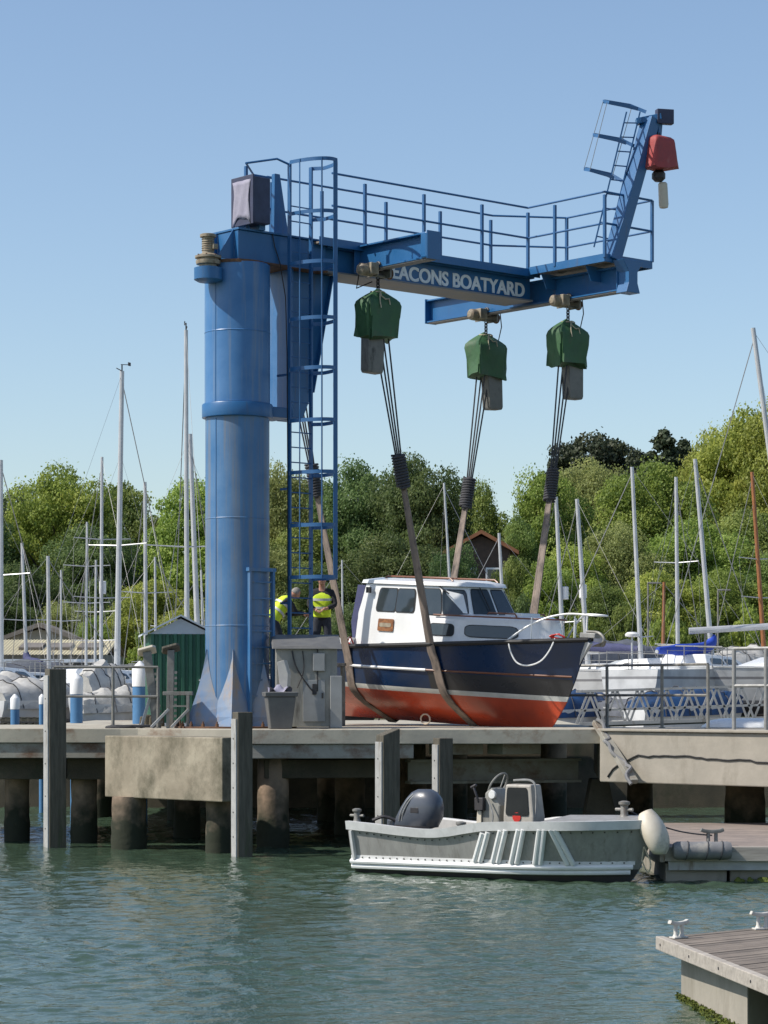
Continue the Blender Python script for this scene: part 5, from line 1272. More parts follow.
tag(m.build('board', 'paper', smooth=0, bevel=.005), 'pale offcut board propped against the cabinet above the bin', 'board')

# raised working platform the men stand on, behind the cabinet
def platform():
    o = thing('work_platform', 'raised steel platform behind the control cabinet where two workers stand', 'platform', C0, AL)
    u0, u1, v0, v1, z = 1.85, 3.45, -2.35, -.80, 1.28
    MB().box(c((u0 + u1) / 2, (v0 + v1) / 2, z - .03), (u1 - u0, v1 - v0, .06)).build('deck', 'grating', o, smooth=0)
    for u in (u0 + .05, u1 - .05):
        for v in (v0 + .05, v1 - .05): MB().bar(c(u, v, 0), c(u, v, z - .06), .07, .07).build('leg', 'dullsteel', o, smooth=0)
    MB().bar(c(u0 + .05, v0 + .05, .1), c(u1 - .05, v0 + .05, z - .1), .05, .05).build('brace', 'dullsteel', o, smooth=0)
platform()

# ------------------------------------------------------------------ people
def skinned(name, chains, m, parent, sub=2):
    """one continuous skin surface per call, evaluated to a plain mesh; chains share joints by name"""
    names = {}; V = []; E = []; Rr = []; roots = []
    for ch in chains:
        prev = None
        for k_, (nm, p, r) in enumerate(ch):
            if nm not in names: names[nm] = len(V); V.append(p); Rr.append(r)
            if prev is not None: E.append((prev, names[nm]))
            prev = names[nm]
    me = bpy.data.meshes.new(name); me.from_pydata([tuple(p) for p in V], E, [])
    o = bpy.data.objects.new(name, me); COL.objects.link(o)
    s = o.modifiers.new('skin', 'SKIN'); s.use_smooth_shade = True
    ss = o.modifiers.new('sub', 'SUBSURF'); ss.levels = sub; ss.render_levels = sub
    if not me.skin_vertices: me.skin_vertices.new()
    sv = me.skin_vertices[0].data
    for i, r in enumerate(Rr): sv[i].radius = (r, r) if not isinstance(r, tuple) else r
    par = list(range(len(V)))           # every island gets a root
    def find(i):
        while par[i] != i: i = par[i]
        return i
    for a, b in E: par[find(a)] = find(b)
    seen = set()
    for i in range(len(V)):
        f = find(i)
        if f not in seen: seen.add(f); sv[i].use_root = True
        else: sv[i].use_root = False
    dg = bpy.context.evaluated_depsgraph_get(); dg.update()
    ev = bpy.data.meshes.new_from_object(o.evaluated_get(dg)); ev.name = name
    o.modifiers.clear(); o.data = ev
    ev.materials.clear(); ev.materials.append(MT[m])
    ev.polygons.foreach_set('use_smooth', [True] * len(ev.polygons)); o.parent = parent
    return o
def person(label, loc, rz, J, hair, headdir, chest_w=.165):
    """J: joint positions in the person's own frame (x right, y facing, z up)"""
    o = thing('person', label, 'person', loc, rz)
    J = {k: Vector(v) for k, v in J.items()}
    hip, waist, chest, neck, head = J['hip'], J['waist'], J['chest'], J['neck'], J['head']
    hd = Vector(headdir).normalized()
    ch = [[('hip', hip, (.15, .12)), ('waist', waist, (.14, .105)), ('chest', chest, (.125, .085)), ('neck', neck, .058), ('skull', head, .085)]]
    for s in 'lr':
        ch.append([('chest', chest, (.125, .085)), ('sh' + s, J['sh' + s], .05), ('el' + s, J['el' + s], .046), ('wr' + s, J['wr' + s], .030), ('pm' + s, J['wr' + s].lerp(J['hd' + s], .6), .036)])
        ch.append([('hip', hip, (.15, .12)), ('th' + s, J['th' + s], .088), ('kn' + s, J['kn' + s], .058), ('an' + s, J['an' + s], .04), ('toe' + s, J['an' + s] + Vector((0, .16, -.05)), .035)])
        # fingers: own chains rooted inside the palm
        w, h = J['wr' + s], J['hd' + s]; d = (h - w).normalized(); side = d.cross(Vector((0, 0, 1))).normalized(); dn = side.cross(d)
        if dn.z > 0: dn = -dn
        for k_ in range(4):
            b = w + d * .07 + side * (-.03 + .02 * k_); ln = (.07, .085, .08, .062)[k_]
            ch.append([(f'f{s}{k_}a', b, .010), (f'f{s}{k_}b', b + d * ln * .55 + dn * .012, .009), (f'f{s}{k_}c', b + d * ln * .85 + dn * .045, .0075)])
        b = w + d * .035 + side * .03
        ch.append([(f't{s}a', b, .012), (f't{s}b', b + side * .03 + d * .03, .011), (f't{s}c', b + side * .035 + d * .065 + dn * .02, .009)])
    body = skinned('body', ch, 'skin', o)
    # the head is shaped and joined into the body mesh
    bm = bmesh.new(); bm.from_mesh(body.data)
    fwd = hd; upv = (head - neck).normalized(); rt = fwd.cross(upv).normalized(); upv = rt.cross(fwd).normalized()
    hm_ = bmesh.new(); bmesh.ops.create_uvsphere(hm_, u_segments=24, v_segments=18, radius=1)
    for v in hm_.verts:
        x, y, z = v.co
        f = max(0, y)
        jaw = 1 - .22 * max(0, -z) ** 1.2
        px, py, pz = x * .076 * jaw, y * .095 * (1 - .10 * max(0, -z) * (y < 0)), z * .118
        if y > .55 and abs(x) < .22 and -.35 < z < .12: py += .022 * (1 - abs(x) / .22) * (1 - abs(z + .2) / .4)       # nose
        if y > .5 and .2 < abs(x) < .55 and .02 < z < .3: py -= .010                                                       # eye sockets
        if y > .6 and abs(x) < .35 and -.62 < z < -.48: py -= .006                                                         # mouth
        if abs(x) > .9 and abs(y) < .25 and -.25 < z < .25: px *= 1.14                                                     # ears
        v.co = head + rt * px + fwd * (py + .015) + upv * (pz + .02)
    tmp = bpy.data.meshes.new('tmp'); hm_.to_mesh(tmp); hm_.free(); bm.from_mesh(tmp); bm.to_mesh(body.data); bm.free(); bpy.data.meshes.remove(tmp)
    body.data.polygons.foreach_set('use_smooth', [True] * len(body.data.polygons))
    hb = bmesh.new(); bmesh.ops.create_uvsphere(hb, u_segments=24, v_segments=18, radius=1)
    kill = [v for v in hb.verts if (v.co.y > .35 and v.co.z < .62) or v.co.z < -.28]
    bmesh.ops.delete(hb, geom=kill, context='VERTS')
    for v in hb.verts:
        x, y, z = v.co; k_ = 1 + .03 * math.sin(17 * x + 9 * z) * math.cos(13 * y)
        v.co = head + rt * x * .083 * k_ + fwd * (y * .103 * k_ + .012) + upv * (z * .126 * k_ + .022)
    hme = bpy.data.meshes.new('hair'); hb.to_mesh(hme); hb.free(); hme.materials.append(MT[hair]); hme.polygons.foreach_set('use_smooth', [True] * len(hme.polygons))
    ho = bpy.data.objects.new('hair', hme); COL.objects.link(ho); ho.parent = o
    # clothes
    sw = [[('hp0', hip.lerp(waist, -.5), (.185, .15)), ('hip', hip.lerp(waist, -.1), (.185, .15)), ('waist', waist, (.175, .14)), ('chest', chest, (chest_w + .012, .14)), ('nk', chest.lerp(neck, .92), .078)]]
    for s in 'lr': sw.append([('chest', chest, (chest_w + .012, .14)), ('sh' + s, J['sh' + s], .078), ('el' + s, J['el' + s], .060), ('wr' + s, J['el' + s].lerp(J['wr' + s], .92), .044)])
    skinned('fleece', sw, 'blackcloth', o)
    vs_ = [[('hp0', hip.lerp(waist, -.2), (.20, .165)), ('hip', hip.lerp(waist, .2), (.20, .165)), ('waist', waist, (.19, .155)), ('chest', chest, (chest_w + .045, .165)), ('nk', chest.lerp(neck, .80), .095)]]
    for s in 'lr': vs_.append([('chest', chest, (chest_w + .045, .165)), ('sh' + s, chest.lerp(J['sh' + s], .95), .108)])
    ve = skinned('hi_vis_vest', vs_, 'vest', o)
    d = (chest - waist); ax = (J['shr'] - J['shl']).normalized(); dn = d.normalized(); fr = ax.cross(dn)
    for f in (.05, .75):
        cpt = waist.lerp(chest, f) ; rx, ry = (.205, .165) if f < .3 else (.222, .178)
        ring = []
        for q in range(28):
            a = 2 * math.pi * q / 28; ring.append(cpt + ax * rx * math.cos(a) + fr * ry * math.sin(a))
        MB().sweep(ring, [(-.004, -.025), (.004, -.025), (.004, .025), (-.004, .025)], up=dn, closed=True, fixed=True).build('reflective_band', 'vestband', ve, smooth=50)
    tp = [[('hip', hip, (.17, .14)), ('wst', hip.lerp(waist, .4), (.165, .135))]]
    for s in 'lr': tp.append([('hip', hip, (.17, .14)), ('th' + s, J['th' + s], .105), ('kn' + s, J['kn' + s], .078), ('an' + s, J['an' + s] + Vector((0, 0, .03)), .062)])
    skinned('trousers', tp, 'jeans', o)
    for s in 'lr': skinned('boot', [[('a', J['an' + s] + Vector((0, -.02, .03)), .056), ('b', J['an' + s] + Vector((0, -.01, -.035)), .05), ('c', J['an' + s] + Vector((0, .15, -.045)), .045)]], 'boot', o, 1)
    return o
PZ = QZ + 1.28
# standing man, turned towards the camera's left, looking down at his hands
p2 = cw(3.16, -1.22, 0); p2.z = PZ
person('worker in hi vis vest standing behind the cabinet looking down at his hands', p2, R(178),
       dict(hip=(0, 0, .94), waist=(0, .01, 1.12), chest=(0, .03, 1.36), neck=(0, .05, 1.55), head=(0, .09, 1.67),
            shl=(-.20, .02, 1.44), shr=(.20, .02, 1.44), ell=(-.27, .10, 1.18), elr=(.27, .08, 1.18), wrl=(-.10, .30, 1.10), wrr=(.12, .30, 1.08), hdl=(0.0, .37, 1.08), hdr=(.03, .38, 1.05),
            thl=(-.10, 0, .84), thr=(.10, 0, .84), knl=(-.12, .03, .48), knr=(.12, .02, .48), anl=(-.13, -.02, .085), anr=(.13, -.03, .085)), 'hairdark', (-.15, .75, -.60))
p1 = cw(2.16, -1.42, 0); p1.z = PZ
person('grey haired worker in hi vis vest bending over the cabinet lid', p1, R(-68),
       dict(hip=(0, -.12, .86), waist=(0, -.02, 1.02), chest=(0, .14, 1.20), neck=(0, .27, 1.33), head=(0, .36, 1.40),
            shl=(-.20, .16, 1.25), shr=(.20, .16, 1.25), ell=(-.26, .30, 1.0), elr=(.26, .30, 1.0), wrl=(-.12, .52, 1.0), wrr=(.14, .52, 1.0), hdl=(-.08, .60, .98), hdr=(.10, .60, .98),
            thl=(-.10, -.10, .78), thr=(.10, -.10, .78), knl=(-.12, .04, .46), knr=(.12, .03, .46), anl=(-.13, -.06, .085), anr=(.13, -.06, .085)), 'hairgrey', (0, .82, -.57))
# ------------------------------------------------------------------ boatyard behind: sailing boats, covered boats, gangway, sheds
def yacht_levels(L, B, fb, dr):
    xb = L / 2
    return [(lambda t: -dr * math.sin(math.pi * min(1, .12 + .88 * t)) ** .8 - .02, xb - .16 * L, .05, 1.6, .35, 1.0), (lambda t: -dr * .72 * math.sin(math.pi * min(1, .12 + .84 * t)) ** .7 - .01, xb - .12 * L, B * .30, 1.5, .3, .5),
            (lambda t: -dr * .2 * math.sin(math.pi * min(1, .12 + .84 * t)), xb - .085 * L, B * .44, 1.6, .32, .6), (0.12, xb - .07 * L, B * .46, 1.7, .34, .66),
            (lambda t: fb * .55, xb - .035 * L, B * .485, 2.0, .36, .72), (lambda t: fb * (.92 + .05 * t + .12 * t * t), xb, B * .5, 2.3, .4, .74)]
hull_cols = {}
def hullmat(k):
    if k not in hull_cols:
        bot, strp, top = {'w': ((.05, .05, .055), (.25, .25, .26), (.62, .63, .63)), 'wr': ((.15, .05, .035), (.5, .08, .05), (.74, .74, .72)), 'wb': ((.06, .06, .065), (.04, .05, .10), (.64, .65, .66)),
                          'g': ((.06, .05, .05), (.5, .5, .5), (.42, .44, .45)), 'n': ((.12, .04, .03), (.6, .6, .6), (.025, .04, .10))}[k]
        hull_cols[k] = band_material('yacht_paint_' + k, [(0.0, bot), (.08, strp), (.66, top), (.73, strp), (9, top)], .3)
    return hull_cols[k]
def yacht(label, px, Y, toppx, toppy, wpx=5, L=8.0, yaw=0.0, col='w', lift=.95, cover='navycloth', spread=(.45, .72), wood=False, tent=None, boomside=-1, fb=1.0, furl=None, topgear=False, reflector=0, boomf=.08, group='sailing boats laid up in the yard'):
    x = (px - 384) * Y / F; g = ground_z(x, Y); B = L * .31; dr = .42
    o = thing('sailing_boat', label, 'sailing boat', (x, Y, g), R(yaw), group)
    zw = lift + dr; mx = L * .06                   # mast stands a little ahead of midships; boat origin is under the mast
    Mh = Matrix.Translation((-mx, 0, zw))
    hl = Hull(-L / 2, yacht_levels(L, B, fb, dr), ns=18)
    mb = MB(); hl.mesh(mb, 0, deck=True, deckmi=1, drop=.04); h = mb.build('hull', [hullmat(col), MT['gel']], o, smooth=35); h.matrix_local = Mh
    T = lambda p: Mh @ Vector(p)
    MB().loft([[T((-L * .12, -.07, -dr * .8)), T((L * .12, -.07, -dr * .8)), T((L * .12, .07, -dr * .8)), T((-L * .12, .07, -dr * .8))], [T((-L * .10, -.05, -zw + .12)), T((L * .03, -.05, -zw + .12)), T((L * .03, .05, -zw + .12)), T((-L * .10, .05, -zw + .12))]]).build('keel', 'antifoul', o, smooth=0)
    zs = fb * .95
    q0 = [T((-L * .14, -B * .33, zs)), T((L * .20, -B * .26, zs)), T((L * .27, 0, zs)), T((L * .20, B * .26, zs)), T((-L * .14, B * .33, zs))]
    q1 = [T((-L * .13, -B * .27, zs + .42)), T((L * .10, -B * .21, zs + .36)), T((L * .17, 0, zs + .32)), T((L * .10, B * .21, zs + .36)), T((-L * .13, B * .27, zs + .42))]
    cab = MB().loft([q0, q1]).build('cabin', 'gel', o, smooth=30, bevel=.03)
    for s in (0, 1):
        A, Bq, Cq, D = (q0[0], q0[1], q1[1], q1[0]) if s == 0 else (q0[3], q0[4], q1[4], q1[3])
        m = MB(); pane(m, A, Bq, Cq, D, .12, .48, .35, .75, .006, .3); pane(m, A, Bq, Cq, D, .55, .86, .35, .75, .006, .3); m.build('window', 'glass', cab, smooth=0)
    r0 = wpx * Y / F / 2
    top = Matrix.Rotation(R(-yaw), 3, 'Z') @ (W(toppx, toppy, Y) - Vector((x, Y, g)))
    foot = T((mx, 0, zs + .34)); d = top - foot
    mt = MB().tube(foot, top, r0, r0 * .72, 10).build('mast', 'woodmast' if wood else 'mast', o)
    if reflector: MB().lathe([(.10, -.22), (.12, -.2), (.12, .2), (.10, .22)], foot + d * reflector + Vector((.16, -.1, 0)), 12).build('radar_reflector', 'white', mt)
    if topgear:
        MB().tube(top, top + Vector((0, 0, .18)), .02, n=6).path([top + Vector((-.05, 0, .18)), top + Vector((.35, 0, .22))], .012, 5).box(top + Vector((.38, 0, .24)), (.12, .02, .10)).path([top + Vector((-.28, 0, .05)), top], .015, 5).build('wind_vane', 'dark', mt)
    st = MB()
    for f in spread:
        p = foot + d * f; w = B * .36
        for s in (-1, 1): MB().tube(p, p + Vector((-.08, s * w, .04)), .022, .016, 6).build('spreader', 'mast', mt)
        for s in (-1, 1): st.path([T((0, s * B * .46, zs)), p + Vector((-.08, s * w, .04)), foot + d * min(1, f + .3)], .004, 4)
    if not spread:
        for s in (-1, 1): st.path([T((0, s * B * .46, zs)), foot + d * .95], .004, 4)
    st.path([T((L * .48, 0, zs + .05)), foot + d * (.97)], .014, 5); st.path([T((-L * .49, 0, zs)), foot + d * .99], .005, 4)
    st.build('stay', 'wire', o)
    if furl: MB().path([T((L * .48, 0, zs + .2)), T((L * .48, 0, zs + .2)).lerp(foot + d * .97, .9)], .075, 7).build('furled_sail', furl, o)
    bm = foot + d * boomf; be = bm + Vector((-L * .38, 0, .05))
    if cover:
        MB().tube(bm, be, .05, n=8).build('boom', 'mast', o)
        pts = [bm + Vector((.10, 0, .55)), bm + Vector((-.02, 0, .32)), bm.lerp(be, .12) + Vector((0, 0, .19)), bm.lerp(be, .35) + Vector((0, 0, .12)), bm.lerp(be, .7) + Vector((0, 0, .07)), bm.lerp(be, .98) + Vector((0, 0, .03))]
        MB().sweep(smooth_pts(pts, 5), [(.15 * math.cos(a) * (1 if math.sin(a) > 0 else .85), .17 * math.sin(a)) for a in [2 * math.pi * k / 10 for k in range(10)]], scales=[.55, .7, .8, .9, .95] + [1.0] * 15 + [.8, .75, .7, .65, .6, .5]).build('sail_cover', cover, o, smooth=60)
    if tent:
        ridge = [T((-L * .46, 0, zs + .75)), T((-L * .1, 0, zs + 1.05)), T((L * .3, 0, zs + .55)), T((L * .46, 0, zs + .15))]
        rings = []
        for i, (t, w) in enumerate(((.02, .42), (.36, .52), (.75, .36), (.96, .1))):
            a = hl.pt(t, 5, -1, .03); b = hl.pt(t, 5, 1, .03); rg = ridge[i]
            a, b = Mh @ a, Mh @ b; a.z -= .25; b.z -= .25
            rings.append([a, a.lerp(rg, .5) + Vector((0, -.05, -.02)), rg, b.lerp(rg, .5) + Vector((0, .05, -.02)), b])
        MB().loft(rings, closed=False, cap0=False, cap1=False).build('cover', tent, o, smooth=70)
    pf = MB()
    pts = [hl.pt(t, 5, -1) for t in (.78, .9, .985)] + [hl.pt(t, 5, 1) for t in (.985, .9, .78)]
    pf.path([Mh @ (p + Vector((0, 0, .52))) for p in pts], .016, 5)
    for p in (pts[0], pts[1], pts[-1], pts[-2]): pf.path([Mh @ p, Mh @ (p + Vector((0, 0, .52)))], .013, 5)
    for s in (-1, 1):
        li = [Mh @ (hl.pt(t, 5, s) + Vector((0, 0, .5))) for t in (.05, .3, .55, .78)]; pf.path(li, .007, 4)
        for t in (.05, .3, .55): pf.path([Mh @ hl.pt(t, 5, s), Mh @ (hl.pt(t, 5, s) + Vector((0, 0, .52)))], .011, 5)
    pf.build('guard_rail', 'steel', o)
    # props holding the boat up
    for s in (-1, 1):
        for t in (.25, .66):
            p = Mh @ hl.at(t, .0, s, .03); MB().bar(Vector((p.x, p.y + s * .35, 0.0)), p, .07, .07).build('shore', 'dullsteel', o, smooth=0)
    return o
L_ = yacht
L_('yacht with a thick mast cut by the left picture edge', 1, 70, 1, 460, 5.5, 8.5, 70, 'w', .1, None, (.45,))
L_('yacht with a short thin mast leaning left before the cream roofed shed', 27, 96, 22, 543, 4, 7.5, 110, 'n', .1, 'navycloth', (.42,))
L_('yacht with a dark blue furled sail on its forestay', 49, 80, 48, 556, 4.5, 7.5, 40, 'n', .05, None, (), furl=None)
L_('distant yacht with a hair thin mast over the cream roof', 61, 100, 61, 570, 2.6, 7, 105, 'n', .3, None, (.5,))
L_('slim masted yacht just left of the tallest left hand masts', 86, 90, 87, 522, 3, 7.5, 100, 'g', .3, None, (.45, .7))
L_('yacht with a slim dark mast and two pairs of spreaders behind the railing', 95, 93, 96, 560, 3, 7, 80, 'n', .1, None, (.3, .55))
L_('yacht whose tapering mast has a radar reflector left of the bright tall mast', 101, 85, 102, 457, 4, 9, 115, 'g', .1, None, (.35, .62), reflector=.4)
L_('yacht with the bright thick mast topped by a wind vane left of the green shed', 117, 72, 122, 371, 6.5, 9.0, 62, 'wb', .05, None, (.42,), topgear=True)
L_('yacht with a plain mid height mast rising behind the shed ridge', 146, 82, 145, 482, 4.5, 8, 110, 'w', .1, None, (.42, ))
L_('yacht with a short thin mast right of the plain mid height mast', 156, 100, 155, 557, 3, 7, 14, 'g', .3, None, (.4,))
L_('tallest masted yacht with wind vane next to the blue column', 187, 68, 186, 330, 5.5, 10, 100, 'w', .1, None, (.36,), topgear=True)
L_('yacht with a grey mast leaning left beside the tallest mast', 199, 75, 190, 434, 6, 9, 80, 'g', .1, None, ())
L_('yacht with a hair thin mast hard against the blue column', 204, 98, 201, 570, 2.6, 7, 170, 'w', .3, None, (.5,))
L_('yacht with a hair thin mast right of the caged ladder', 343, 90, 342, 560, 2.4, 7, 160, 'w', .3, None, ())
L_('yacht with a thin left leaning mast above the wheelhouse roof', 455, 95, 444, 483, 3, 8, 15, 'w', .3, None, ())
L_('yacht with a short left leaning mast before the dark brick house', 506, 90, 499, 533, 4, 7, 165, 'w', .35, None, ())
L_('yacht with a mast carrying a white box left of its twin', 564, 86, 556, 497, 5, 7, 60, 'w', .2, None, (.28,), reflector=.45)
L_('yacht with the right hand mast of the pair carrying white boxes', 588, 80, 577, 499, 5.5, 8.0, 118, 'w', .3, 'navycloth', (), reflector=.45)
L_('white yacht with grey cover and open gangway rail right behind the navy bow', 641, 74, 632, 467, 5, 7.6, 152, 'w', .42, None, (.12,), tent=None)
L_('yacht with an upright mast between two leaning masts on the right', 678, 84, 676, 477, 4.5, 7, 65, 'wr', .3, None, (.12, .55))
L_('white yacht with bright blue sail cover behind the railing', 712, 71, 695, 459, 5.5, 7.8, 52, 'w', .45, 'bluecloth', (), furl=None, boomf=.015)
L_('yacht with an orange brown varnished mast at the right edge', 765, 82, 752, 472, 5, 7.5, 120, 'w', .35, None, (.35, .55), wood=True)
L_('nearest yacht with a thick silver mast leaning out past the right edge', 797, 69, 753, 328, 6.5, 9, 168, 'w', .45, 'navycloth', ())
L_('yacht with a short brown mast left of the upright mast', 663, 90, 664, 582, 4, 6.5, 15, 'wr', .8, None, (), wood=True)

def covered_boat(label, px, Y, L, yaw, cover, lift=.35, hump=.6, col='w', grp='small boats under covers in the yard', wr=.035):
    x = (px - 384) * Y / F; g = ground_z(x, Y); B = L * .36
    o = thing('covered_boat', label, 'boat', (x, Y, g), R(yaw), grp)
    hl = Hull(-L / 2, yacht_levels(L, B, .62, .28), ns=16); Mh = Matrix.Translation((0, 0, lift + .28))
    mb = MB(); hl.mesh(mb); h = mb.build('hull', hullmat(col), o, smooth=35); h.matrix_local = Mh
    rr = random.Random(int(px * 7)); rings = []
    for i in range(15):
        t = .02 + .95 * i / 14
        a = Mh @ hl.pt(t, 5, -1, .04); b = Mh @ hl.pt(t, 5, 1, .04); ring = []
        hgt = hump * math.sin(math.pi * min(1, .12 + .8 * t)) ** .6 * (1 + .12 * math.sin(i * 1.7 + px))
        for j in range(13):
            f = j / 12; p = a.lerp(b, f); p.z += hgt * math.sin(math.pi * f) ** .75 - (.22 if j in (0, 12) else 0)
            ring.append(p + Vector((rr.uniform(-.04, .04), rr.uniform(-.04, .04), rr.uniform(-wr, wr) * (0 < j < 12))))
        rings.append(ring)
    MB().loft(rings, closed=False, cap0=True, cap1=True).build('cover', cover, o, smooth=30)
    for i in (2, 5, 8, 11): MB().path([p + Vector((0, 0, .015)) for p in rings[i]], .014, 4).build('lashing', 'rope', o)
    tl = MB()
    for s in (-1, 1): tl.lathe([(.22, -.05), (.24, 0), (.22, .05)], (0, s * B * .35, .24), 16, rot=Matrix.Rotation(R(90), 3, 'X'))
    tl.bar((-L * .5, 0, .38), (L * .6, 0, .38), .08, .08); tl.build('trailer', 'dullsteel', o)
for a in (('rounded white covered boat at the far left of the yard', 8, 67, 4.0, 80, 'whitecloth', .15, .62), ('white covered boat with a pointed bow left of the tall square post', 36, 66, 4.0, 60, 'whitecloth', .10, .55),
          ('crumpled white covered boat behind the two bar railing', 103, 65.5, 2.6, 70, 'whitecloth', .25, .8), ('low white covered dinghy just above the quay edge by the railing', 120, 64.2, 2.4, 30, 'whitecloth', .0, .4),
          ('white covered boat half hidden behind the cap of the right blue pile', 70, 72, 3.6, 55, 'whitecloth', .25, .6), ('grey covered boat behind the white covered ones at left', 28, 80, 5.0, 55, 'slate', .7, .6),
          ('blue tarpaulin covered boat behind the left end of the truss gangway', 572, 67, 3.4, 40, 'tarpblue', -.15, .45), ('blue tarpaulin covered boat behind the middle of the truss gangway', 690, 66, 3.6, 30, 'tarpblue', -.1, .5),
          ('grey covered boat left of the bright blue sail cover', 600, 82, 5.0, 20, 'slate', 1.25, .8), ('white covered boat behind the right railing', 748, 74, 4.0, 40, 'whitecloth', .9, .75), ('small slate covered dinghy between the two blue covered boats', 636, 66.5, 2.4, 150, 'slate', -.15, .25)):
    covered_boat(*a)
m = MB()
P = [Wd(676, 55.5, 2.16), Wd(764, 55.2, 2.16)]
d = P[1] - P[0]; L = d.length
o = thing('upturned_dinghy', 'long low white dinghy lying upturned behind the right railing', 'dinghy', P[0].lerp(P[1], .5) + Vector((0, -4.4, 0)), math.atan2(d.y, d.x))
rings = []
for i in range(11):
    t = i / 10; w = .42 * (1 - abs(2 * t - 1) ** 4) + .02; h = .17 * (1 - abs(2 * t - 1) ** 6) + .02
    rings.append([Vector((-L / 2 + L * t, w * math.cos(a), h * math.sin(a))) for a in [math.pi * k / 8 for k in range(9)]])
MB().loft(rings).build('hull', 'gel', o, smooth=60)
# truss gangway
def gangway():
    A, B = Wd(578, 57.5, 2.10), Wd(800, 57.5, 2.26); d = B - A; L = d.length
    o = thing('gangway', 'white aluminium truss gangway with zigzag sides behind the quay railings', 'gangway', A)
    n = 9; hgt = .80; t = d.normalized()
    for y in (-.55, .55):
        yv = Vector((0, y, 0))
        for z, r in ((0.05, .07), (.36, .045), (hgt, .055)): MB().bar(yv + Vector((0, 0, z)), yv + d + Vector((0, 0, z)), r, r).build('chord', 'strip', o, smooth=0)
        for i in range(n):
            a = yv + d * (i / n); b = yv + d * ((i + .5) / n); e = yv + d * ((i + 1) / n)
            MB().bar(a + Vector((0, 0, .05)), b + Vector((0, 0, hgt)), .045, .045, up=Vector((0, 1, 0))).build('diagonal', 'strip', o, smooth=0)
            MB().bar(b + Vector((0, 0, hgt)), e + Vector((0, 0, .05)), .045, .045, up=Vector((0, 1, 0))).build('diagonal', 'strip', o, smooth=0)
    MB().bar(Vector((0, 0, 0)), d, 1.0, .05).build('deck', 'dullsteel', o, smooth=0)
gangway()
# spare spar on trestles at the right
a, b = W(689, 631, 70), W(800, 624.5, 70)
o = thing('spare_mast', 'silver spar lying level across the right hand yachts', 'mast', a)
MB().tube((0, 0, 0), b - a, .095, .095, 10).build('spar', 'mast', o)
for f in (.15, .85):
    p = (b - a) * f
    MB().bar(Vector((p.x - .1, p.y + .3, ground_z(0, 70) - a.z)), p + Vector((0, .02, -.09)), .06, .06).build('stand', 'dullsteel', o, smooth=0)
# small radar pole
p = W(632, 664, 73); q = W(632, 637, 73)
o = thing('radar_pole', 'white radar dome on a thin pole behind the navy bow', 'radar', Vector((p.x, p.y, ground_z(p.x, p.y))))
MB().tube((0, 0, 0), (0, 0, q.z - o.location.z), .03, n=8).build('pole', 'mast', o)
MB().lathe([(.10, 0), (.20, .02), (.21, .08), (.14, .14), (.03, .15)], (0, 0, q.z - o.location.z), 16).build('dome', 'radome', o)
for px, yt, Y, lab in ((648, 583, 100, 'thin grey yard lamp post with a side arm before the trees'), (718, 590, 104, 'thin grey lamp post right of the blue sail cover')):
    p = W(px, yt, Y); g = ground_z(p.x, Y); o = thing('lamp_post', lab, 'lamp', (p.x, Y, g))
    MB().tube((0, 0, 0), (0, 0, p.z - g), .05, .035, 8).build('post', 'dullsteel', o)
    MB().box((.25, 0, p.z - g), (.55, .15, .07)).build('lamp_head', 'dullsteel', o, bevel=.02)
# cream roofed shed and grey roofs at the left
def long_shed():
    Y = 104; xl, xr = (-40 - 384) * Y / F, (108 - 384) * Y / F; g = ground_z(0, Y)
    ze, zr = ZY(654, Y), ZY(638, Y)
    o = thing('boat_shed', 'long low shed with a cream corrugated roof behind the left hand yachts', 'building', (xl, Y, g))
    w = xr - xl
    MB().box((w / 2, 4, (ze - g) / 2), (w - .4, 7.6, ze - g)).build('wall', 'cabinet', o, smooth=0)
    mb = MB(); n = 90
    for (y0, z0, y1, z1) in ((-.4, ze - g - .05, 4, zr - g), (8.4, ze - g - .05, 4, zr - g)):
        vs = []; fs = []
        for i in range(n + 1):
            x = w * i / n; dz = .04 * (i % 2); vs += [Vector((x, y0, z0 + dz)), Vector((x, y1, z1 + dz))]
        fs = [(2 * i, 2 * i + 2, 2 * i + 3, 2 * i + 1) for i in range(n)]; mb.add(vs, fs)
    r = mb.build('roof', 'creamroof', o, smooth=0)
    for px in (27, 56, 86):
        x = (px - 384) * Y / F - xl; MB().box((x, 1.6, (ze + zr) / 2 - g - .05), (.95, 1.5, .25), rot=Matrix.Rotation(math.atan2(zr - ze, 4.4), 3, 'X')).build('roof_light', 'greyroof', r, smooth=0)
    for i in range(7):
        x = .8 + w * i / 7; f = MB().box((x + .6, -.2 + .38, (ze - g) * .55), (1.3, .06, .9)).build('window', 'hutgrey', o, smooth=0); MB().box((x + .6, .14, (ze - g) * .55), (1.1, .03, .7)).build('pane', 'glass', f, smooth=0)
    MB().box((w / 2, -2.0, (ze - g) * .88), (w, 3.6, .14)).build('lean_to_roof', 'hutgrey', o, smooth=0)
    for i in range(6): MB().bar((.4 + (w - .8) * i / 5, -3.6, 0), (.4 + (w - .8) * i / 5, -3.6, (ze - g) * .85), .12, .12).build('post', 'cabinet', o, smooth=0)
long_shed()
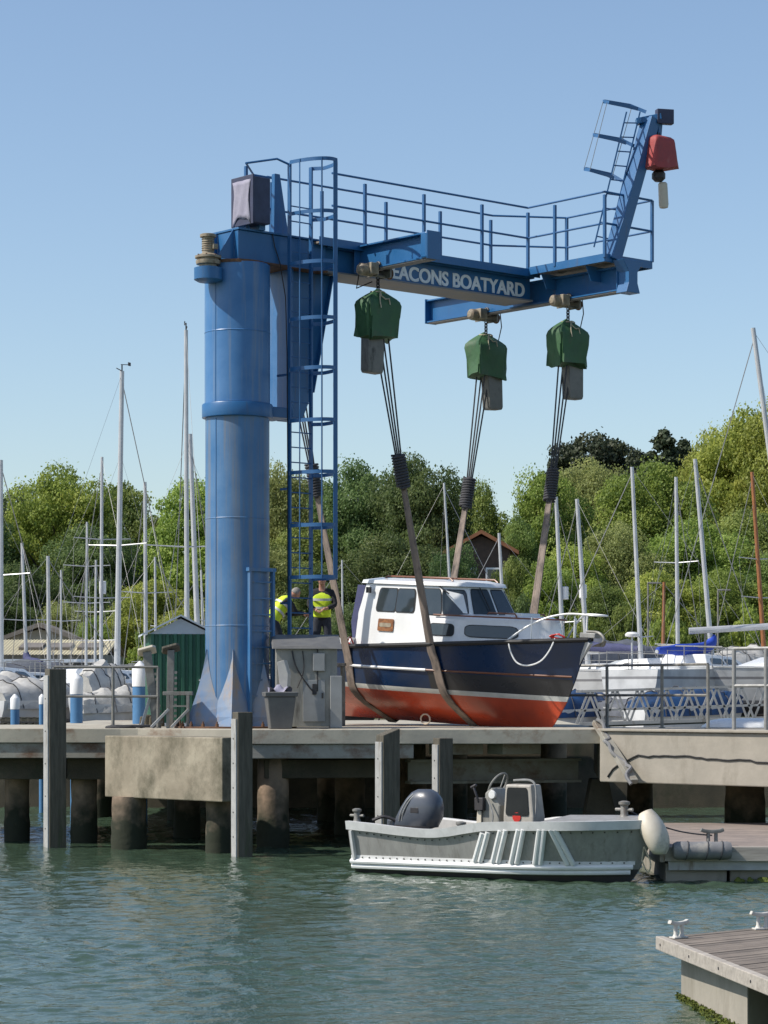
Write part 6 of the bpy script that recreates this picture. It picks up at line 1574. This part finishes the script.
def gable_house(label, px, Y, yr, ye, w, d, wallm, roofm, front=True, win=True):
    x = (px - 384) * Y / F; g = ground_z(x, Y) - .2; zr, ze = ZY(yr, Y) - g, ZY(ye, Y) - g
    o = thing('house', label, 'house', (x, Y, g))
    MB().prism([(-w / 2, 0, 0), (w / 2, 0, 0), (w / 2, 0, ze), (0, 0, zr - .1), (-w / 2, 0, ze)], (0, d, 0)).build('wall', wallm, o, smooth=0)
    mb = MB()
    for s in (-1, 1):
        a, b = Vector((s * (w / 2 + .4), -.4, ze - .3)), Vector((0, -.4, zr)); mb.prism([a, b, b + Vector((0, 0, .2)), a + Vector((0, 0, .2))], (0, d + .8, 0))
    mb.build('roof', roofm, o, smooth=0)
    if win:
        for xx, zz in ((-w * .22, ze - 1.5), (w * .22, ze - 1.5), (-w * .22, ze - 3.6), (w * .22, ze - 3.6)):
            f = MB().box((xx, -.03, zz), (.85, .1, 1.1)).build('window', 'white', o, smooth=0); MB().box((xx, -.09, zz), (.68, .03, .92)).build('pane', 'glass', f, smooth=0)
gable_house('dark brick house with orange roof half hidden in the trees above the wheelhouse', 481, 127, 534, 549, 3.0, 7, 'brick', 'tile')
gable_house('grey roofed gable behind the cream roofed shed', 40, 114, 627, 641, 4.2, 8, 'cabinet', 'greyroof', win=False)

# odds and ends lying in the yard
def heap(name, label, cat, px, yt, yb, wpx, Y, m, seed):
    x = (px - 384) * Y / F; w = wpx * Y / F; zt, zb = ZY(yt, Y), YARD; rr = random.Random(seed); rings = []
    for i in range(7):
        f = i / 6; k = (1, 1.02, .98, .9, .76, .5, .12)[i]; ring = []
        for j in range(20):
            a = 2 * math.pi * j / 20; ring.append(Vector((math.cos(a) * w / 2 * k * (1 + .12 * math.sin(3 * a + seed)), math.sin(a) * w * .35 * k, zb + (zt - zb) * f + rr.uniform(-.05, .05) * (i > 0))))
        rings.append(ring)
    tag(MB().loft(rings).build(name, m, smooth=30, loc=(x, Y, 0)), label, cat)
heap('tarp_heap', 'red brown tarpaulin heap behind the crumpled white covered boat', 'heap', 103, 680, 690, 26, 76, 'antifoulred', 3)
heap('tarp_heap', 'grey tarpaulin heap beside the short mast left of the green shed', 'heap', 60, 684, 700, 18, 70, 'slate', 5)
for k, (px, Y, n) in enumerate(((22, 63.6, 4), (54, 63.4, 3), (99, 63.3, 3))):
    x = (px - 384) * Y / F; o = thing('pallet_stack', ('stack of brown pallets below the far left covered boat', 'low stack of brown pallets just left of the right blue pile', 'low stack of pallets below the two bar railing')[k], 'pallets', (x, Y, YARD), R(8 * k))
    for i in range(n):
        for yy in (-.4, 0, .4): MB().box((0, yy, .05 + i * .14), (1.0, .09, .08)).build('bearer', 'timber', o, smooth=0)
        for q in range(6): MB().box((-.44 + .176 * q, 0, .105 + i * .14), (.11, .9, .022)).build('slat', 'timber', o, smooth=0)
# ------------------------------------------------------------------ trees
def leaf_material(name, a, b_, c_, trans=.25):
    m = bpy.data.materials.new(name); m.use_nodes = True
    N = m.node_tree.nodes; L = m.node_tree.links; b = N['Principled BSDF']; out = N['Material Output']
    at = N.new('ShaderNodeAttribute'); at.attribute_name = 'leaf'
    cr = N.new('ShaderNodeValToRGB'); cr.color_ramp.elements[0].color = (*a, 1); cr.color_ramp.elements[1].color = (*c_, 1)
    e = cr.color_ramp.elements.new(.55); e.color = (*b_, 1)
    L.new(at.outputs['Fac'], cr.inputs[0])
    oi = N.new('ShaderNodeObjectInfo'); hs = N.new('ShaderNodeHueSaturation')
    m1 = N.new('ShaderNodeMapRange'); m1.inputs['To Min'].default_value = .475; m1.inputs['To Max'].default_value = .515; L.new(oi.outputs['Random'], m1.inputs['Value']); L.new(m1.outputs[0], hs.inputs['Hue'])
    m2 = N.new('ShaderNodeMath'); m2.operation = 'MULTIPLY'; m2.inputs[1].default_value = 7.13; L.new(oi.outputs['Random'], m2.inputs[0])
    fr = N.new('ShaderNodeMath'); fr.operation = 'FRACT'; L.new(m2.outputs[0], fr.inputs[0])
    m3 = N.new('ShaderNodeMapRange'); m3.inputs['To Min'].default_value = .92; m3.inputs['To Max'].default_value = 1.30; L.new(fr.outputs[0], m3.inputs['Value']); L.new(m3.outputs[0], hs.inputs['Value'])
    hs.inputs['Saturation'].default_value = .95; L.new(cr.outputs[0], hs.inputs['Color']); L.new(hs.outputs[0], b.inputs['Base Color'])
    b.inputs['Roughness'].default_value = .55; b.inputs['Specular IOR Level'].default_value = .3
    tr = N.new('ShaderNodeBsdfTranslucent'); L.new(hs.outputs[0], tr.inputs['Color'])
    mx = N.new('ShaderNodeMixShader'); mx.inputs[0].default_value = trans
    L.new(b.outputs[0], mx.inputs[1]); L.new(tr.outputs[0], mx.inputs[2]); L.new(mx.outputs[0], out.inputs['Surface'])
    return m
LEAF = dict(
    bright=leaf_material('leaf_spring', (0.141, 0.208, 0.040), (0.283, 0.367, 0.061), (0.451, 0.500, 0.109), .5),
    mid=leaf_material('leaf_mid', (0.097, 0.153, 0.040), (0.192, 0.267, 0.057), (0.316, 0.384, 0.100), .5),
    deep=leaf_material('leaf_deep', (0.053, 0.097, 0.033), (0.108, 0.167, 0.049), (0.192, 0.250, 0.081), .5),
    olive=leaf_material('leaf_olive', (0.141, 0.167, 0.054), (0.259, 0.292, 0.090), (0.400, 0.416, 0.145), .5),
    pine=leaf_material('needle_dark', (.028, .045, .024), (.048, .070, .034), (.08, .10, .05), .25))

def crown_mesh(name, seed, hgt, rx, base, nclump, nleaf, leaf, m, kind='round', open_=0.0):
    r = np.random.default_rng(seed)
    cen = []; rad = []
    H_ = hgt - base; cz = base + H_ * .5
    while len(cen) < nclump:
        p = r.uniform(-1, 1, 3); q = np.linalg.norm(p)
        if q > 1 or q < .30: continue
        if kind == 'round':
            z = p[2]; w = rx * (1.0 if z < 0 else 1 - .18 * z * z)
            w *= 1 + .22 * math.sin(3 * math.atan2(p[1], p[0]) + seed) + .10 * math.sin(5 * math.atan2(p[1], p[0]) + 2 * seed)
            c_ = np.array([p[0] * w, p[1] * w, cz + p[2] * H_ * .5]); rr = rx * (.10 + .22 * r.random() ** 1.6)
        elif kind == 'cone':
            h = r.random() ** .7; a = r.random() * 6.283; w = rx * (1 - h) ** .62 * r.uniform(.45, 1.0)
            c_ = np.array([math.cos(a) * w, math.sin(a) * w, base + h * H_]); rr = rx * r.uniform(.10, .2) * (1.15 - h * .7)
        elif kind == 'flat':
            a = r.random() * 6.283; w = rx * math.sqrt(r.random()); c_ = np.array([math.cos(a) * w, math.sin(a) * w, base + H_ * (.45 + .45 * (1 - (w / rx) ** 2) + r.uniform(-.35, .08))]); rr = rx * r.uniform(.07, .2)
        else:
            a = r.random() * 6.283; w = rx * math.sqrt(r.random()); hz = (1 - (w / rx) ** 2 * .7) * r.random() ** .6
            c_ = np.array([math.cos(a) * w, math.sin(a) * w, base + hz * H_]); rr = rx * r.uniform(.10, .20)
        cen.append(c_); rad.append(rr)
    cen = np.array(cen); rad = np.array(rad)
    w = rad ** 2; n_each = np.maximum(12, (nleaf * w / w.sum()).astype(int))
    ids = np.repeat(np.arange(len(cen)), n_each); n = len(ids)
    d = r.normal(size=(n, 3)); d /= np.linalg.norm(d, axis=1)[:, None]
    k = r.uniform(.55, 1.08, n) ** .6
    k = np.where(r.random(n) < .2, k * r.uniform(1.0, 1.5, n), k)
    an = r.uniform(.7, 1.35, (len(cen), 3))[ids]
    sq = np.array([1.12, 1.12, .80 if kind != 'flat' else .5])
    pos = cen[ids] + d * (rad[ids] * k)[:, None] * sq * an
    pos += r.normal(size=(n, 3)) * (.06 * rx * .45) * (r.random(n) ** 3)[:, None] * 1.3
    nor = d * .75 + r.normal(size=(n, 3)) * .62 + np.array([0, 0, .28]); nor /= np.linalg.norm(nor, axis=1)[:, None]
    t = np.cross(nor, r.normal(size=(n, 3))); t /= np.linalg.norm(t, axis=1)[:, None]; b = np.cross(nor, t)
    s = leaf * r.uniform(.55, 1.25, n)
    a1 = t * (s * .5)[:, None]; b1 = b * (s * r.uniform(.30, .5, n))[:, None]
    V = np.stack([pos - a1, pos + b1 - a1 * .1, pos + a1, pos - b1 - a1 * .1], 1).reshape(-1, 3)
    me = bpy.data.meshes.new(name); me.vertices.add(4 * n); me.vertices.foreach_set('co', V.ravel())
    me.loops.add(4 * n); me.loops.foreach_set('vertex_index', np.arange(4 * n, dtype=np.int32))
    me.polygons.add(n); me.polygons.foreach_set('loop_start', np.arange(0, 4 * n, 4, dtype=np.int32)); me.update()
    at = me.attributes.new('leaf', 'FLOAT', 'FACE')
    cl = r.random(len(cen)); at.data.foreach_set('value', np.clip(.55 * cl[ids] + .45 * r.random(n), 0, 1).astype(np.float32))
    me.materials.append(LEAF[m]); return me, cen, rad
def tree_proto(seed, hgt, rx, base, nclump, nleaf, leaf, m, kind='round'):
    me, cen, rad = crown_mesh('crown', seed, hgt, rx, base, nclump, nleaf, leaf, m, kind)
    rr = random.Random(seed); mb = MB()
    tr = .028 * hgt
    top = Vector((rr.uniform(-.3, .3), rr.uniform(-.3, .3), hgt * .86))
    pts = [Vector((0, 0, -.4)), Vector((rr.uniform(-.15, .15), rr.uniform(-.15, .15), hgt * .25)), Vector((rr.uniform(-.3, .3), rr.uniform(-.3, .3), hgt * .55)), top]
    if kind != 'bush':
        mb.sweep(smooth_pts(pts, 4), [(math.cos(a) * tr, math.sin(a) * tr) for a in [2 * math.pi * i / 8 for i in range(8)]], scales=[1.25, 1.05, .95, .9, .85, .8, .72, .62, .52, .42, .32, .22, .12])
    for i in range(min(len(cen), 16 if kind != 'bush' else 8)):
        e = Vector(cen[i]); f = max(.12, min(.8, (e.z - .25 * rx) / hgt * .8)); s = Vector((0, 0, hgt * f)) if kind != 'bush' else Vector((0, 0, -.1))
        mid = s.lerp(e, .5) + Vector((0, 0, -.06 * (e - s).length))
        mb.sweep([s, mid, e], [(math.cos(a) * tr * .34, math.sin(a) * tr * .34) for a in [2 * math.pi * k / 5 for k in range(5)]], scales=[1, .65, .2])
    o = bpy.data.objects.new('tree', None); COL.objects.link(o)
    t = mb.build('trunk', 'bark', o, smooth=60)
    c_ = bpy.data.objects.new('crown', me); COL.objects.link(c_); c_.parent = o
    o['hgt'] = hgt; o['rx'] = rx
    return o
PROTO = {
    'b1': lambda: tree_proto(1, 14, 5.0, 2.2, 192, 90480, 0.22, 'bright'),
    'b2': lambda: tree_proto(2, 14, 4.6, 2.5, 175, 82940, 0.21, 'bright'),
    'm1': lambda: tree_proto(3, 14, 4.8, 2.4, 197, 82940, 0.21, 'mid'),
    'm2': lambda: tree_proto(4, 14, 4.4, 3.2, 147, 64090, 0.21, 'mid'),
    'd1': lambda: tree_proto(5, 14, 4.6, 1.6, 197, 82940, 0.20, 'deep'),
    'o1': lambda: tree_proto(6, 14, 4.8, 2.6, 181, 75400, 0.19, 'olive'),
    'pi': lambda: tree_proto(7, 14, 5.5, 7.0, 130, 42000, .26, 'pine', 'flat'),
    'co': lambda: tree_proto(8, 14, 3.4, 2.5, 150, 36000, .26, 'pine', 'cone'),
    'u1': lambda: tree_proto(9, 5, 3.2, 0.0, 132, 39000, 0.19, 'mid', 'bush'),
    'u2': lambda: tree_proto(10, 5, 3.0, 0.0, 132, 39000, 0.19, 'bright', 'bush'),
    'u3': lambda: tree_proto(12, 5, 3.0, 0.0, 132, 36400, 0.17, 'deep', 'bush')}
_made = {}
DESC = {'b1': 'broad yellow green tree', 'b2': 'round yellow green tree', 'm1': 'broad mid green tree', 'm2': 'loose mid green tree', 'd1': 'dense dark green tree', 'o1': 'pale olive tree with thin spring leaves', 'pi': 'flat topped dark pine', 'co': 'dark pointed conifer', 'u1': 'mid green bush', 'u2': 'bright green bush', 'u3': 'dark green bush'}
def tree(kind, px, ytop, wpx, Y, where):
    x = (px - 384) * Y / F; g = ground_z(x, Y) - .15; h = ZY(ytop, Y) - g
    if kind not in _made: o = PROTO[kind](); _made[kind] = o
    else: o = copy_tree(_made[kind])
    sxy = (wpx * Y / F / 2) / (o['rx'] if kind not in ('pi',) else 5.5) * .92
    sz = h / (o['hgt'] * 1.03)
    bush = kind[0] == 'u'
    o.name = 'bush' if bush else ('pine_tree' if kind == 'pi' else 'conifer' if kind == 'co' else 'tree')
    o.location = (x, Y, g); o.rotation_euler = (0, 0, rnd.random() * 6.28); o.scale = (sxy, sxy, sz)
    o['label'] = DESC[kind] + ' ' + where; o['category'] = 'bush' if bush else 'tree'
    o['group'] = 'bushes along the foot of the wood' if bush else 'trees of the wood behind the boatyard'
T = tree
# left group
T('d1', -30, 500, 130, 138, 'beyond the left picture edge'); T('d1', 12, 478, 100, 150, 'at the far left behind the edge mast'); T('b1', 62, 466, 125, 140, 'left of the tall bright mast')
T('m1', 118, 478, 120, 146, 'behind the tall bright mast'); T('d1', 100, 520, 110, 132, 'low between the left hand masts'); T('m1', 152, 512, 90, 150, 'behind the plain mid height mast')
T('b2', 196, 478, 115, 138, 'left of the blue column'); T('m2', 240, 484, 110, 150, 'behind the blue column'); T('d1', 30, 560, 100, 124, 'low behind the leaning thin mast')
T('b2', 150, 580, 105, 122, 'low behind the green shed'); T('b1', 196, 600, 90, 118, 'low against the blue column'); T('o1', 66, 600, 80, 119, 'low above the cream roof'); T('b2', 92, 618, 50, 116, 'small at the right end of the cream roof')
T('d1', 55, 540, 120, 150, 'filling the gap above the cream roof'); T('d1', 0, 585, 90, 119, 'low at the left picture edge'); T('u2', 110, 640, 60, 114, 'beside the end of the cream roofed shed')
# middle group
T('o1', 285, 462, 100, 146, 'between the column and the caged ladder'); T('o1', 268, 540, 90, 128, 'low behind the column foot'); T('m1', 300, 520, 110, 138, 'behind the caged ladder'); T('m1', 322, 478, 95, 150, 'just right of the caged ladder'); T('d1', 330, 560, 100, 126, 'low behind the standing worker')
T('d1', 368, 452, 115, 140, 'left of the front sling'); T('d1', 425, 446, 110, 136, 'right of the front sling'); T('m2', 478, 482, 78, 142, 'left of the gap of open sky')
T('d1', 405, 530, 120, 126, 'low behind the wheelhouse'); T('d1', 352, 600, 80, 118, 'low behind the navy canvas screen'); T('d1', 452, 538, 62, 121, 'low in front of the brick house')
T('d1', 445, 590, 70, 118, 'low behind the wheelhouse roof'); T('u3', 520, 590, 60, 116, 'below the brick house windows')
# right group
T('m1', 514, 552, 50, 122, 'low at the right corner of the brick house')
T('m1', 520, 512, 60, 134, 'right of the gap of open sky'); T('b2', 545, 470, 95, 142, 'behind the far right sling'); T('pi', 604, 424, 150, 182, 'rising highest right of the far sling'); T('pi', 566, 446, 90, 184, 'lower at the left of the tall pine'); T('co', 664, 426, 120, 176, 'with two tips on the ridge'); T('co', 684, 436, 90, 178, 'beside the taller conifer on the ridge')
T('o1', 588, 456, 120, 154, 'in front of the flat topped pine'); T('b1', 655, 462, 130, 146, 'behind the left of two silver masts'); T('b2', 712, 440, 110, 156, 'below the conifers on the ridge'); T('b1', 748, 410, 130, 154, 'under the right hand ridge line'); T('b2', 790, 395, 130, 150, 'at the right picture edge'); T('o1', 735, 425, 110, 172, 'on the ridge left of the leaning mast'); T('b1', 830, 400, 140, 160, 'past the right picture edge')
T('b2', 575, 545, 95, 128, 'low behind the pair of masts with boxes'); T('b1', 545, 560, 80, 122, 'low left of the pair of masts'); T('o1', 618, 520, 95, 130, 'low in the middle of the right wood'); T('b1', 690, 520, 130, 132, 'low behind the upright mast'); T('m1', 745, 505, 120, 136, 'low behind the varnished mast'); T('b2', 655, 570, 100, 122, 'lowest behind the leaning silver mast'); T('b1', 725, 570, 100, 122, 'lowest right of the leaning silver mast'); T('m1', 785, 545, 110, 124, 'low at the right picture edge'); T('m1', 600, 580, 90, 121, 'lowest right of the pair of masts')
for i, (k, px, yt, w, wh_) in enumerate((('u1', 545, 612, 60, 'right behind the pulpit rail'), ('u2', 585, 606, 60, 'behind the foot of the mast pair'), ('u1', 625, 602, 62, 'behind the radar dome pole'), ('u2', 668, 600, 64, 'behind the blue sail cover'), ('u1', 708, 604, 60, 'under the leaning silver mast'), ('u2', 748, 600, 62, 'under the varnished mast'), ('u1', 790, 604, 60, 'past the right edge'),
                                     ('u3', 500, 612, 60, 'under the brick house'), ('u3', 290, 615, 60, 'behind the bending worker'), ('u3', 335, 618, 60, 'behind the standing worker'), ('u1', 380, 622, 60, 'hidden behind the wheelhouse'), ('u1', 180, 628, 60, 'behind the green shed'), ('u1', 225, 625, 60, 'hidden behind the column'), ('u2', 140, 632, 50, 'left of the green shed'), ('u1', 440, 622, 60, 'hidden behind the windscreen'))):
    T(k, px, yt, w, 115 + (i % 3), wh_)
# the wood runs on past both edges of the picture
for k, (kd, px, yt, w, Y, wh_) in enumerate((('b1', -95, 482, 130, 142, 'well beyond the left picture edge'), ('m1', -175, 490, 130, 140, 'second beyond the left picture edge'), ('d1', -255, 478, 130, 144, 'third beyond the left picture edge'), ('b2', -70, 585, 100, 121, 'low beyond the left picture edge'), ('m2', -160, 580, 110, 122, 'lower and further beyond the left edge'),
                                            ('m1', 880, 405, 140, 152, 'second past the right picture edge'), ('b2', 960, 410, 140, 150, 'third past the right picture edge'), ('b1', 860, 560, 110, 124, 'low past the right picture edge'), ('m1', 940, 560, 110, 126, 'low and further past the right edge'))):
    T(kd, px, yt, w, Y, wh_)
